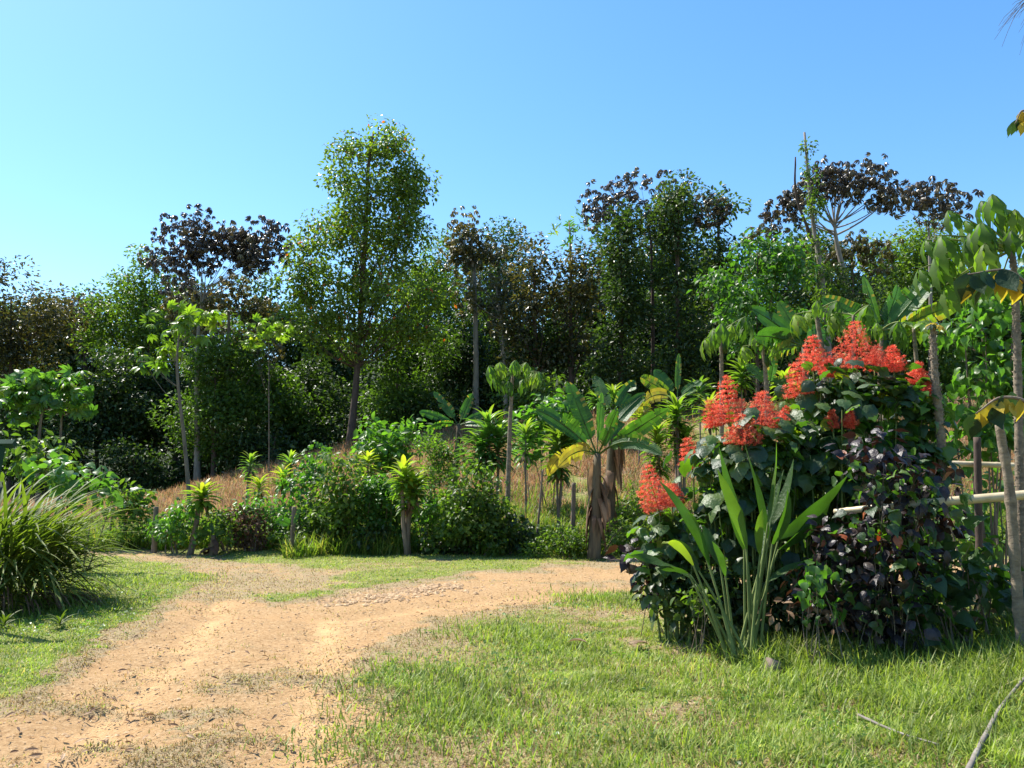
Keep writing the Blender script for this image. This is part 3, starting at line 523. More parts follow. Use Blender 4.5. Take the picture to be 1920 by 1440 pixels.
tree('olive leaved tree under the dark umbrella crown', [(450, 560, 38, 45), (400, 590, 60, 45), (480, 620, 40, 60), (350, 570, 35, 40)], 48, [(430, 900), (430, 560)], .22, 'umb', .3, 'bronze', 'pale', seed=5, csize=1.1)
tree('tall slender tree with a domed crown and scattered red leaves', [(700, 272, 50, 36), (742, 290, 44, 42), (666, 290, 42, 45), (715, 330, 80, 55), (715, 385, 88, 50), (655, 360, 50, 45), (770, 340, 30, 50), (630, 410, 60, 40), (690, 440, 110, 55), (600, 460, 60, 50), (760, 440, 45, 50), (570, 520, 50, 55), (640, 530, 90, 60), (730, 540, 90, 70), (620, 620, 80, 50), (780, 610, 60, 50), (560, 590, 50, 60), (690, 620, 80, 60), (800, 540, 40, 50), (770, 380, 32, 40), (735, 266, 36, 22), (560, 470, 25, 25)],
     44, [(655, 850), (668, 700), (680, 500), (692, 330), (700, 250)], .2, 'med', .22, 'tall', csize=.8, dens=.8, seed=6, nl=70, vr=(.05, 1), rl=.28)
tree('small crowned green tree hidden behind the tall tree', [(820, 450, 30, 32), (830, 500, 40, 40), (800, 560, 50, 50), (850, 590, 50, 50)], 52, [(801, 800), (800, 560)], .16, ls=.24, m='mid', seed=7, csize=1.0, dens=.9)
tree('bronze-tinged tree on a straight pale trunk right of the tall tree', [(875, 425, 42, 28), (850, 455, 34, 30), (905, 460, 35, 35), (880, 480, 50, 28)], 47, [(892, 830), (892, 600), (884, 440)], .2, 'umb', .33, 'bronze', 'pale', seed=8, csize=1.1, nl=18)
tree('dense dark-crowned tree behind the pale trunk', [(940, 455, 42, 32), (960, 490, 30, 25), (915, 500, 45, 40), (950, 560, 60, 60)], 58, [(940, 800), (935, 480)], .3, ls=.26, m='dark', seed=9, csize=1.6, dens=1.3)
tree('thin tree with a forked white stem beside the dark crown', [(940, 530, 45, 30), (900, 560, 40, 35), (960, 600, 35, 30)], 46, [(950, 820), (944, 640), (930, 540)], .13, 'umb', .34, 'bronze', 'pale', seed=10, csize=1.0, dens=.7)
tree('bronze bushy tree with a pointed tip in mid forest', [(1000, 470, 22, 26), (1000, 530, 45, 50), (970, 590, 50, 50), (1010, 650, 55, 60)], 45, [(1005, 830), (1002, 500)], .2, ls=.27, m='bronze', seed=11, csize=1.0, vr=(0, .8))
tree('pale feathery treetop standing above its neighbours', [(1068, 425, 26, 22), (1070, 455, 34, 25)], 46, [(1070, 830), (1070, 500), (1068, 415)], .13, 'tuft', .5, 'umb', 'pale', seed=12, csize=.9, dens=.8)
tree('brownish leafy tree beneath the feathery treetop', [(1070, 510, 45, 40), (1060, 570, 48, 50), (1110, 530, 30, 50), (1080, 640, 40, 50)], 45, [(1072, 830), (1070, 520)], .2, ls=.27, m='bronze', seed=13, csize=.95, vr=(0, .85))
def column(label, cx, top, bot, w_, D, seed, m='dark', dens=1.7, tip=True):
    n = int((bot - top) / (w_ * .75)); bl = [(cx + 8 * math.sin(i * 1.9 + seed), top + w_ * .5 + i * w_ * .75, w_ * (.62 + .08 * math.sin(i * 2.3)) * (.55 if i == 0 and tip else 1), w_ * .62) for i in range(n)]
    tree(label, bl, D, [(cx, bot), (cx, top + w_)], .15, 'small', .24, m, seed=seed, csize=.9, dens=dens, nl=30, vr=(0, .85), rl=.2)
column('vine-smothered trunk left of the pair under the bronze canopy', 1165, 370, 800, 62, 42, 14)
column('taller vine-smothered trunk right of the pair under the bronze canopy', 1270, 318, 800, 66, 41, 15)
tree('bronze canopy bridging the two vine-smothered trunks', [(1150, 375, 36, 32), (1200, 365, 45, 28), (1260, 362, 48, 30), (1135, 400, 22, 20), (1300, 385, 36, 30), (1215, 400, 60, 20), (1330, 380, 20, 25)], 44, [(1225, 820), (1222, 500), (1215, 400)], .12, 'umb', .33, 'plum', 'bark', seed=16, csize=1.2, vr=(.3, 1), dens=1.0)
tree('loose dark tree right of the taller vine-smothered trunk', [(1345, 365, 26, 26), (1350, 400, 34, 30), (1345, 450, 45, 45), (1370, 500, 55, 45), (1340, 560, 50, 60)], 45, [(1350, 820), (1348, 380)], .2, 'med', .26, 'dark', seed=17, csize=.9, vr=(.2, 1))
tree('bright green leafy tree with hanging foliage right of centre', [(1420, 470, 55, 38), (1380, 530, 60, 50), (1460, 520, 55, 50), (1400, 600, 70, 60), (1480, 600, 60, 60)], 36, [(1420, 800), (1420, 480)], .1, 'med', .27, 'bright', seed=18, csize=.8, vr=(0, .5), droop=.8, dens=1.1)
tree('large flat-topped bronze tree with exposed pale limbs on the right', [(1480, 375, 38, 24), (1540, 325, 50, 26), (1600, 325, 50, 28), (1650, 350, 36, 22), (1570, 355, 80, 26), (1470, 400, 24, 18), (1665, 375, 22, 14), (1520, 360, 50, 30)],
     43, [(1590, 800), (1588, 560), (1572, 460), (1565, 420)], .22, 'umb', .34, 'plum', 'pale', seed=19, csize=1.0, vr=(.35, 1), nl=24, dens=1.0, rl=.6)
tree('bare vine-wrapped trunk spiking high above the right canopy', [(1514, 270, 6, 30), (1522, 330, 9, 40), (1530, 400, 12, 50), (1536, 480, 16, 50), (1545, 560, 22, 60)], 40, [(1560, 800), (1545, 560), (1525, 400), (1511, 245)], .18, 'small', .2, 'mid', 'pale', seed=20, csize=.4, dens=1.0, nl=25, rl=.25)
tree('dead forked snag left of the vine-wrapped spike', [(1520, 470, 14, 40), (1530, 530, 14, 40)], 41, [(1550, 800), (1535, 500), (1497, 370), (1488, 298)], .12, 'small', .2, 'mid', 'bark', seed=21, csize=.4, dens=.5, nl=8, rl=.3)
tree('smaller flat-topped bronze tree at the far right', [(1745, 372, 44, 28), (1705, 385, 30, 22), (1785, 365, 24, 20), (1740, 400, 50, 18)], 44, [(1745, 800), (1741, 560), (1738, 420)], .15, 'umb', .34, 'plum', 'pale', seed=22, csize=1.1, vr=(.35, 1), dens=1.1)
tree('rounded green tree under the far right bronze tree', [(1700, 460, 60, 38), (1660, 490, 40, 30), (1760, 470, 60, 45), (1700, 520, 80, 40), (1790, 540, 60, 50)], 52, [(1720, 800), (1720, 470)], .3, ls=.26, m='mid', seed=23, csize=1.4, vr=(.2, 1), dens=1.2)
tree('ochre-leaved tree below the large flat-topped bronze tree', [(1610, 465, 45, 24), (1650, 480, 35, 25), (1580, 500, 40, 30), (1450, 435, 35, 26), (1480, 470, 35, 30)], 47, [(1600, 800), (1600, 480)], .22, 'umb', .38, 'bronze', seed=24, csize=1.0)
tree('grey-green fine-leaved tree behind the banana leaves on the right', [(1570, 540, 60, 40), (1520, 580, 60, 60), (1600, 600, 60, 60), (1660, 580, 50, 50)], 42, [(1560, 800), (1560, 560)], .2, ls=.22, m='dark', seed=25, csize=.9, vr=(.3, 1))
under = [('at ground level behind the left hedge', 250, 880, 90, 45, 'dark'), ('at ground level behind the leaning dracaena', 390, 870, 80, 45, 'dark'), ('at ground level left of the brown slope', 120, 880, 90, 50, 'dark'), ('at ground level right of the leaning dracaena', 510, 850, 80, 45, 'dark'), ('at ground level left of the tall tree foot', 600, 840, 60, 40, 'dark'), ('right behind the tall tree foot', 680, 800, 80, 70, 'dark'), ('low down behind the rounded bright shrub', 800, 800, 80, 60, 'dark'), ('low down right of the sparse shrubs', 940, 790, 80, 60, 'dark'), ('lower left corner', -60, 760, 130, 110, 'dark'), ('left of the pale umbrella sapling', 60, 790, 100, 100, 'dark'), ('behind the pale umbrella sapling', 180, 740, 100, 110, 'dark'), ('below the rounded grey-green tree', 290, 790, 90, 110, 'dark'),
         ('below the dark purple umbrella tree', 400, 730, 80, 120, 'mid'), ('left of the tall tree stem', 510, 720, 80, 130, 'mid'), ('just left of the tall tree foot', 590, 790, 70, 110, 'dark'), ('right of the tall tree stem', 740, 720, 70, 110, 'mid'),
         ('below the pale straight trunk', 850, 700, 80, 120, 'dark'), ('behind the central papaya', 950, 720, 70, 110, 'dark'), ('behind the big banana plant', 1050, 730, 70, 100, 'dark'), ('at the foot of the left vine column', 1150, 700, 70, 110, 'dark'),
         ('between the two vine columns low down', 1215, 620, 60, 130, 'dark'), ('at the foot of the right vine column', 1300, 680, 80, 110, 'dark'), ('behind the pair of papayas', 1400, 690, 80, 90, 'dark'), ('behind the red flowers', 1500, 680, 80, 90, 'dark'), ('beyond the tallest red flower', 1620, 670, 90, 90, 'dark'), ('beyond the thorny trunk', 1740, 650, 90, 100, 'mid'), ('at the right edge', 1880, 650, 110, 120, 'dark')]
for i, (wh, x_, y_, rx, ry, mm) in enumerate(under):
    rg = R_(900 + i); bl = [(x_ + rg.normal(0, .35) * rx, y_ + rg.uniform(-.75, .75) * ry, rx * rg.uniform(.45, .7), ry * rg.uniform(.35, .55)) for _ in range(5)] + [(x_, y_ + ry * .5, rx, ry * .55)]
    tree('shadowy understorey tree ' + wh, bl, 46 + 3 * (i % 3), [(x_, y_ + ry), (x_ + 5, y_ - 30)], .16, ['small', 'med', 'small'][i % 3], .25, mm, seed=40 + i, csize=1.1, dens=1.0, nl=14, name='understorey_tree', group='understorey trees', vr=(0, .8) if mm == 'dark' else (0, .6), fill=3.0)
back = [(-40, 640, 150, 100), (120, 630, 120, 90), (330, 630, 120, 100), (470, 640, 90, 100), (600, 660, 110, 110), (780, 600, 100, 120), (930, 560, 90, 120), (1090, 580, 90, 110), (1200, 560, 90, 140), (1330, 560, 100, 140), (1480, 550, 100, 120), (1620, 590, 100, 110), (1780, 580, 120, 110), (1930, 600, 120, 130)]
for i, (x_, y_, rx, ry) in enumerate(back):
    wh = ['bronze tree at the left edge', 'low dark treetop', 'dark purple umbrella crown', 'olive leaved tree', 'left half of the tall tree', 'small tree behind the tall tree', 'forked white stem', 'feathery treetop', 'left vine column', 'right vine column', 'bright green hanging tree', 'ochre tree', 'far right green crown', 'big papaya at the right edge'][i]
    rg = R_(700 + i); bl = [(x_ + rg.normal(0, .3) * rx, y_ + rg.uniform(-.6, .9) * ry, rx * rg.uniform(.5, .75), ry * rg.uniform(.4, .6)) for _ in range(5)] + [(x_, y_ + 70, rx, ry * .7)]
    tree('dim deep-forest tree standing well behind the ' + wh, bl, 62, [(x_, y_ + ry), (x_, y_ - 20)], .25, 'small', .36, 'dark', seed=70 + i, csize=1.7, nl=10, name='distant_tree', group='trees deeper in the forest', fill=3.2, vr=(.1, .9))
# ------------------------------------------------------------------ young trees in front of the forest
tree('spindly sapling with clusters of yellow-green parasol leaves', [(325, 600, 38, 22), (360, 620, 34, 20), (300, 640, 20, 14), (272, 670, 28, 16), (285, 690, 18, 10), (340, 660, 26, 14), (395, 600, 12, 8)], 24, [(361, 1000), (352, 860), (340, 700), (335, 610)], .07, 'umb2', .33, 'yellow', 'wood', csize=.4, dens=1.3, seed=101, name='parasol_sapling', group='young parasol trees', nl=16, up=1.4, vr=(.2, .9), smooth=True)
tree('pale green flat-crowned sapling on two thin stems at the left', [(60, 715, 45, 20), (110, 712, 50, 20), (150, 730, 32, 20), (45, 745, 35, 18), (100, 755, 55, 22), (60, 775, 30, 10)], 27, [(70, 870), (72, 800), (85, 740)], .07, 'umb2', .33, 'umb', 'wood', csize=.45, dens=1.3, seed=102, name='parasol_sapling', group='young parasol trees', nl=18, up=1.4,
     extra=None, smooth=True)
tree('half-hidden sapling with yellow leaf clusters left of the tall tree', [(500, 610, 22, 10), (535, 625, 14, 8), (475, 640, 12, 6)], 38, [(505, 860), (502, 620)], .03, 'umb2', .3, 'yellow', 'wood', csize=.6, dens=.7, seed=103, name='parasol_sapling', group='young parasol trees', nl=9, smooth=True)
tree('dark-stemmed sapling beside the flat-crowned one at the left', [(118, 745, 30, 18), (140, 760, 20, 12)], 27.5, [(108, 870), (112, 800), (118, 745)], .05, 'umb2', .33, 'umb', 'wood', csize=.45, dens=.7, seed=104, name='parasol_sapling', group='young parasol trees', nl=9, up=1.4, smooth=True)
# ------------------------------------------------------------------ shrubs along the clearing
shrub('rounded bright green shrub below the tall tree', [(730, 820, 62, 36), (695, 840, 35, 40), (770, 830, 30, 30), (730, 860, 60, 40)], 30, 730, 'med', .26, 'bright', 201, .5, 1.0, vr=(.2, 1), smooth=True)
shrub('yellowish feathery weeds right of the rounded bright shrub', [(820, 850, 32, 45), (845, 880, 35, 45), (800, 890, 30, 40)], 26, 825, 'small', .11, 'yellow', 202, .35, .8, vr=(0, .6))
shrub('leafy vine mound swallowing a post left of the dracaena pair', [(640, 895, 40, 35), (650, 930, 48, 40), (625, 980, 42, 55), (665, 985, 38, 50)], 19.6, 645, 'med', .13, 'mid', 203, .3, 1.2, vr=(.2, 1), smooth=True)
shrub('light green climbing vine patch behind the small sprout', [(560, 940, 40, 40), (590, 990, 40, 45), (540, 900, 25, 25), (590, 860, 22, 25)], 20.4, 575, 'heart', .13, 'bright', 204, .35, .8, vr=(0, .8), smooth=True)
shrub('thin weedy patch under the dracaena pair', [(700, 960, 35, 60), (740, 990, 40, 50), (800, 980, 30, 50)], 19.8, 735, 'med', .10, 'bright', 205, .35, .8, vr=(0, .7))
shrub('glossy dark round bush left of the central papaya', [(880, 920, 50, 42), (860, 965, 62, 50), (900, 1000, 60, 45), (840, 1010, 40, 35), (930, 960, 30, 45)], 19.0, 880, 'med', .11, 'mid', 206, .26, 1.2, vr=(0, .9), smooth=True)
shrub('brown dried-out shrub left of the vine patch', [(465, 985, 28, 40), (480, 1010, 22, 28), (445, 1000, 18, 30)], 19.6, 465, 'small', .1, 'dead', 207, .25, 1.1, vr=(0, .5))
shrub('green weed bush right of the brown dried-out shrub', [(515, 965, 30, 40), (520, 1000, 28, 30)], 20.2, 512, 'med', .11, 'bright', 208, .3, .9, vr=(0, .7))
shrub('drooping small tree at the left end of the hedge', [(245, 930, 30, 26), (225, 955, 26, 22), (262, 950, 18, 20)], 20.5, 208, 'med', .15, 'mid', 209, .3, 1.3, vr=(.3, 1), stems=2, sr=.04, smooth=True)
shrub('broad pale-leaved shrub behind the strap-leaved bush', [(150, 900, 36, 26), (180, 920, 30, 30), (120, 920, 30, 30), (95, 880, 40, 24)], 15.5, 150, 'heart', .2, 'umb', 210, .35, 1.0, vr=(0, .7), smooth=True)
shrub('low weed thicket at the foot of the left hedge', [(260, 985, 50, 28), (230, 1000, 30, 22), (320, 995, 50, 22), (405, 990, 30, 22)], 20.3, 285, 'small', .11, 'yellow', 211, .35, .8, vr=(0, .7))
shrub('dense low weeds beneath the big banana plant', [(1060, 1010, 60, 28), (1150, 1005, 50, 30), (1000, 1015, 40, 25)], 18.6, 1090, 'small', .10, 'mid', 212, .3, 1.0, vr=(0, 1))
shrub('bright leafy vine tangle left of the big banana plant', [(1040, 760, 40, 36), (1010, 800, 45, 45), (1060, 800, 45, 40), (985, 845, 25, 35)], 24, 1030, 'heart', .22, 'bright', 213, .4, 1.1, vr=(.2, 1), smooth=True)
shrub('dark weedy shrub at the foot of the brown banana plant', [(1195, 950, 40, 40), (1170, 985, 35, 30)], 19.5, 1180, 'small', .1, 'mid', 214, .3, 1)
for i, (x_, y_, D_, rr, wh) in enumerate([(60, 850, 24, 50, 'below the flat-crowned sapling'), (1000, 730, 40, 50, 'behind the bright vine tangle')]):
    shrub('sparse dark green shrub ' + wh, [(x_, y_, rr, rr * .8), (x_ + rr * .6, y_ + 25, rr * .7, rr * .6), (x_ - rr * .6, y_ + 30, rr * .7, rr * .6)], D_, x_, 'med', .24, 'mid', 220 + i, .7, 1.0, vr=(0, .9), group='shrubs under the forest')
for i, (x_, y_, rx, ry, wh, mm) in enumerate([(330, 975, 38, 34, 'left of the brown dried-out shrub', 'bright'), (420, 985, 30, 30, 'between the stump and the dried-out shrub', 'mid'), (560, 1010, 40, 26, 'at the foot of the climbing vine patch', 'mid'), (610, 950, 36, 30, 'left of the leafy vine mound', 'mid'), (695, 930, 36, 30, 'just right of the leafy vine mound', 'bright'), (720, 930, 36, 40, 'left of the two-headed dracaena', 'bright'), (805, 950, 30, 28, 'right of the two-headed dracaena', 'bright'), (740, 1010, 50, 28, 'under the two-headed dracaena', 'mid'), (960, 1000, 50, 34, 'around the central papaya foot', 'dark'), (700, 1015, 40, 26, 'at the foot of the leafy vine mound', 'dark'), (480, 950, 30, 16, 'below the low yellow dracaena', 'bright'), (590, 880, 26, 22, 'behind the climbing vine patch', 'bright'), (840, 1020, 60, 22, 'in the shade below the glossy round bush', 'dark'), (1130, 1020, 60, 20, 'at the foot of the big banana', 'dark')]):
    shrub('leafy roadside weeds ' + wh, [(x_, y_, rx, ry), (x_ + rx * .5, y_ + ry * .5, rx * .8, ry * .6), (x_ - rx * .5, y_ + ry * .4, rx * .7, ry * .6)], 19.2 + .25 * (i % 4) + (950 - y_) * .018 * (y_ < 950), x_, ['med', 'small', 'heart'][i % 3], .11, mm, 240 + i, .3, 1.1, vr=(0, .8), group='weeds along the hedge', smooth=True)
# ------------------------------------------------------------------ dracaenas
dr_ = [('yellow-topped dracaena on a leaning bare stem at the left', [(380, 908, 45)], 19.2, 360, 'yellow', dict(L_=.5, n=46, sr=.07, w_=.045)),
       ('small pale dracaena in the shade under the forest', [(470, 850, 50)], 27, 468, 'umb', {}), ('yellow dracaena low on the left slope', [(487, 893, 45)], 23, 487, 'yellow', dict(vr=(.6, 1))),
       ('green dracaena tuft left of the vine mound', [(545, 850, 50)], 23, 548, 'umb', {}), ('bright yellow dracaena above the green tuft', [(530, 878, 40)], 22, 532, 'yellow', dict(vr=(.6, 1))),
       ('small yellow dracaena right of the leafy vine mound', [(690, 848, 50)], 24, 692, 'yellow', dict(vr=(.6, 1))),
       ('two-headed dracaena with thick stems beside the road edge', [(757, 865, 60), (775, 885, 50), (770, 900, 60)], 18.9, 768, 'yellow', dict(L_=.5, w_=.05, n=34, sr=.055)),
       ('tall many-leaved dracaena left of the papaya trunk', [(915, 770, 110), (935, 790, 90), (900, 810, 80)], 21, 925, 'umb', dict(L_=.7, w_=.045, n=60, sr=.04, vr=(.1, .95))),
       ('pale green dracaena right of the papaya trunk', [(985, 790, 80)], 23, 985, 'umb', dict(L_=.6, n=44)),
       ('dark green dracaena on a thin stem beside the big banana', [(1045, 800, 100), (1060, 790, 60)], 20.5, 1046, 'mid', dict(L_=.6, w_=.045, n=60, sr=.03)),
       ('dracaena at the top of the brown slope', [(1150, 722, 60)], 33, 1150, 'umb', dict(L_=.7, n=40, w_=.05)), ('leftmost small dracaena at the top of the brown slope', [(1118, 735, 30)], 34, 1118, 'umb', dict(L_=.6, w_=.05)),
       ('golden dracaena tuft partly behind the banana leaves', [(1200, 762, 40)], 30, 1200, 'yellow', dict(vr=(.6, 1), L_=.6, w_=.05)), ('yellow-crowned conical dracaena in front of the brown slope', [(1232, 790, 105)], 19, 1234, 'yellow', dict(L_=.5, n=90, w_=.035, vr=(.0, 1), sr=.04)),
       ('tall three-tiered dracaena right of the conical one', [(1268, 745, 60), (1262, 770, 60), (1285, 800, 60)], 21, 1278, 'yellow', dict(L_=.6, n=34, w_=.045, vr=(0, .8), sr=.045)),
       ('dracaena against the dark forest below the papaya pair', [(1310, 712, 55)], 28, 1312, 'umb', dict(L_=.65, n=40, w_=.045)), ('dracaena between the two papaya trunks', [(1390, 675, 60)], 26, 1388, 'yellow', dict(L_=.65, n=46, vr=(.1, .8), w_=.045)),
       ('golden dracaena beside the red flower spikes', [(1470, 695, 60)], 24, 1470, 'yellow', dict(L_=.6, n=40, vr=(.4, 1), w_=.045)), ('dracaena hidden behind the left red flowers', [(1330, 745, 60)], 22, 1332, 'yellow', dict(L_=.6, vr=(.3, 1), n=40))]
for i, (lb, hd, D_, bx, mm, kw) in enumerate(dr_):
    kw['n'] = int(kw.get('n', 34) * 1.6); kw['w_'] = kw.get('w_', .035) * 1.25; dracaena(lb, hd, D_, bx, mm, 300 + i, **kw)
# ------------------------------------------------------------------ bananas
banana('big banana plant with dead brown leaf skirt beside the hedge', 18.2, 1112, (1120, 850), [(-30, 75, -50, 135, .3, .24, .45), (-60, 60, -115, 78, -.5, .25, .2), (5, 70, 12, 115, .2, .13, .7), (40, 75, 95, 115, .3, .2, .3), (75, 50, 125, 78, -.6, .22, .35), (50, 45, 105, -5, -1.0, .18, .3), (-35, 20, -75, -25, -.6, .22, 1.0), (-70, 20, -90, -90 + 50, .5, .18, 1.0), (20, 45, 28, 75, -.9, .16, .6)], 401, .15, dead=7)
banana('second banana stem wrapped in dry leaves behind the big one', 19.2, 1135, (1150, 770), [(20, 30, 45, 60, .4, .18, .4), (-20, 35, -30, 70, .5, .18, .3), (35, 12, 65, 5, -.3, .18, .95)], 402, .16, dead=7)
banana('small banana plant against the dark forest in the middle', 27, 848, (860, 795), [(-25, 35, -48, 62, .3, .2, .6), (10, 25, 25, 58, .2, .18, .45), (-40, 15, -70, 20, -.5, .17, .25), (35, 18, 60, 25, .6, .17, .4), (-25, 8, -50, -12, -.6, .16, .5), (30, 8, 50, -5, -.5, .16, .4)], 403, .12, dead=2)
banana('banana plant with a yellow hanging leaf at the slope top', 23, 1272, (1270, 745), [(-25, 30, -35, 55, .3, .26, .3), (3, 45, 8, 85, .2, .1, .75), (-40, 25, -65, 40, .2, .22, .9), (-45, 15, -70, -15, -.6, .22, 1.0), (30, 20, 50, 35, .4, .2, .3)], 404, .1, dead=1)
banana('banana plant with broad leaves fanning left behind the red flowers', 14.5, 1520, (1508, 645), [(-20, 50, -38, 85, .2, .17, .75), (-50, 35, -105, 60, -.3, .22, .25), (-55, 10, -115, 2, -.7, .22, .2), (-40, 0, -85, -35, -.5, .2, .85), (20, 30, 60, 30, .5, .2, .2)], 405, .1, dead=0)
banana('tall banana plant with upright torn leaves right of the flowers', 14, 1650, (1652, 625), [(-8, 60, -18, 115, .2, .15, .75), (-45, 45, -95, 75, .3, .2, .55), (30, 55, 48, 95, .2, .22, .1), (50, 50, 90, 110, -.3, .24, .3), (70, 30, 120, 45, -.5, .22, .9), (-50, 20, -110, 10, -.6, .2, .3)], 406, .11, dead=0)
banana('tiny banana sprout behind the red panicles', 15.5, 1440, (1440, 720), [(-15, 20, -30, 40, .2, .16, .3), (12, 22, 15, 50, .1, .14, .5), (25, 8, 45, 0, -.2, .14, .4)], 407, .05, dead=0)
banana('stubby cut banana stump with two short green leaves', 19.0, 396, (400, 1003), [(-15, 8, -28, 8, -.2, .07, .2), (12, 8, 26, 6, -.2, .07, .2), (-4, 15, -8, 25, .1, .05, .4)], 408, .1, dead=3)
banana('knee-high banana sprout in front of the hedge shadow', 18.8, 545, (548, 985), [(-12, 12, -26, 8, -.2, .12, .1), (8, 18, 10, 30, .1, .05, .4)], 409, .05, dead=0)
# ------------------------------------------------------------------ papayas
papaya('tall papaya tree on a bare pale trunk in the middle', 19.6, 950, [(953, 900), (957, 780), (962, 700)], [(-25, 18, -.3), (10, 22, .4), (38, 5, .2), (-35, 2, .4), (45, -2, -.3), (0, 12, -.6), (-8, -18, -.5), (25, 15, -.5), (-14, 10, .5), (50, 8, .5), (-45, 12, -.2), (20, -6, .5), (-20, -8, .3), (32, 16, .3), (5, 22, -.3), (-30, 22, .3)], .42, .065, 501, 3, leaf='papd', m='papaya')
papaya('papaya tree with two drooping leaf clusters, left of the pair', 15, 1352, [(1353, 750), (1352, 625)], [(-22, -4, -.3), (-8, 14, .3), (15, 10, .4), (42, 28, -.2), (-14, 8, -.6), (-30, -10, .1), (8, 6, -.5), (55, 22, 0)], .42, .05, 502, 1, leaf='papd', m='papaya')
papaya('papaya tree standing just behind the left flower spikes, right of the pair', 14.5, 1436, [(1437, 750), (1430, 650)], [(-20, 18, -.3), (12, 20, .2), (-32, 4, .2), (18, 5, -.3), (-5, 22, -.4)], .36, .05, 503, 1, leaf='papd', m='papaya')
papaya('slim papaya tree left of the tallest red flower', 13.5, 1545, [(1548, 700), (1540, 650), (1530, 585)], [(-28, 2, .3), (28, 14, -.3), (48, -8, .3), (5, 12, .5), (-14, 12, -.4), (60, 12, .3)], .42, .055, 504, leaf='papd', m='papaya')
papaya('papaya tree behind the tallest red flower', 13, 1600, [(1600, 700), (1600, 592)], [(-32, 10, .2), (24, 14, -.2), (-12, 16, .4), (35, -8, .3), (10, 10, -.4), (-20, -12, .1)], .4, .04, 505, leaf='papd', m='papaya')
papaya('papaya tree with a forked green neck beside the banana leaves', 12.5, 1660, [(1658, 740), (1652, 620)], [(-24, 8, -.3), (18, 18, .3), (30, -2, -.2), (-10, 16, .3), (5, 5, -.5)], .36, .045, 506, 1, leaf='papd', m='papaya')
papaya('thin papaya tree between the thorny trunk and the banana', 13, 1722, [(1722, 760), (1713, 615)], [(-10, 12, .2), (14, 10, -.2), (0, 18, .3), (25, 4, .2)], .3, .045, 507)
papaya('bare spiny papaya trunk with a tiny orange leaf tuft on top', 9.1, 1778, [(1772, 960), (1762, 800), (1752, 690), (1749, 614)], [(-8, 4, -.05), (9, 3, -.05), (3, 9, 0), (-3, 8, .05)], .1, .058, 508, 0, thorns=True, m='hang', topr=.5)
papaya('large papaya tree with big hanging lobed leaves at the right edge', 9.6, 1915, [(1912, 900), (1908, 700), (1904, 560), (1898, 470)], [(-50, 40, .3), (-90, 30, -.1), (-130, 0, .2), (-30, 60, -.4), (-70, 70, .2), (20, 60, .3), (-100, -10, -.5), (-60, 10, -.6), (-150, -20, .4), (-40, 20, .6), (40, 30, -.3), (60, 60, .2), (-85, 60, .6), (-125, 45, .5), (-10, 90, .1), (-115, -60, .2), (-110, 85, .1), (-60, 95, -.3), (-145, 25, -.1), (-35, 110, .2), (-95, 35, -.4), (-20, -30, .7), (30, -20, .5)], .44, .055, 509, 0, leaf='papd', m='papaya', thorns=True)
# ------------------------------------------------------------------ strap-leaved bush, left
b = G(30, 11.3); t = thing('strap_leaf_bush', 'large arching strap-leaved bush at the left edge of the lawn', 'bush', b); rg = R_(601); mb = MB()
for i in range(1400):
    a0 = rg.random() * 6.28; r0 = .75 * math.sqrt(rg.random()); p0 = b + A([math.cos(a0) * r0 * 1.4 - .45, math.sin(a0) * r0 - .1, .1 + .75 * rg.random()]); az = a0 + rg.normal(0, .7); e = rg.uniform(.1, 1.4); L = rg.uniform(.6, 1.35)
    dh = A([math.cos(az), math.sin(az), 0]); p1 = p0 + L * .6 * (dh * math.cos(e) + A([0, 0, math.sin(e)])); p2 = p1 + L * .6 * (dh * math.cos(e - .95) + A([0, 0, math.sin(e - .95)]))
    strapleaf(mb, p0, p1, p2, rg.uniform(.015, .026), min(rg.random() * .93 + (.06 if rg.random() < .05 else 0), 1), 8, .3)
mb.build('leaves', M['strap'], t, True); mb = MB()
for i in range(260):
    a0 = rg.random() * 6.28; r0 = 1.0 * math.sqrt(rg.random()); p0 = b + A([math.cos(a0) * r0 * 1.2 - .35, math.sin(a0) * r0, .3 * rg.random()]); dh = A([math.cos(a0), math.sin(a0), 0]); strapleaf(mb, p0, p0 + dh * .3 + A([0, 0, .15]), p0 + dh * .5 - A([0, 0, .25]), .012, rg.random() * .7, 6)
mb.build('dead_leaves', M['dead'], t, True)
for x_, y_, n_, L_, lb in [(112, 1180, 16, .22, 'small dark spiky rosette on the left lawn'), (8, 1180, 16, .26, 'spiky rosette cut by the left edge of the lawn')]:
    q = gp(x_, y_); q = A([q[0], q[1], float(H(*q))]); t = thing('spiky_rosette', lb, 'plant', q, 'spiky rosettes on the left lawn'); mb = MB(); rosette(mb, q + A([0, 0, .06]), .04, L_, .012, n_, R_(int(x_)), (0, .4), up0=1.2, dn=.3); mb.build('leaves', M['strap'], t, True)
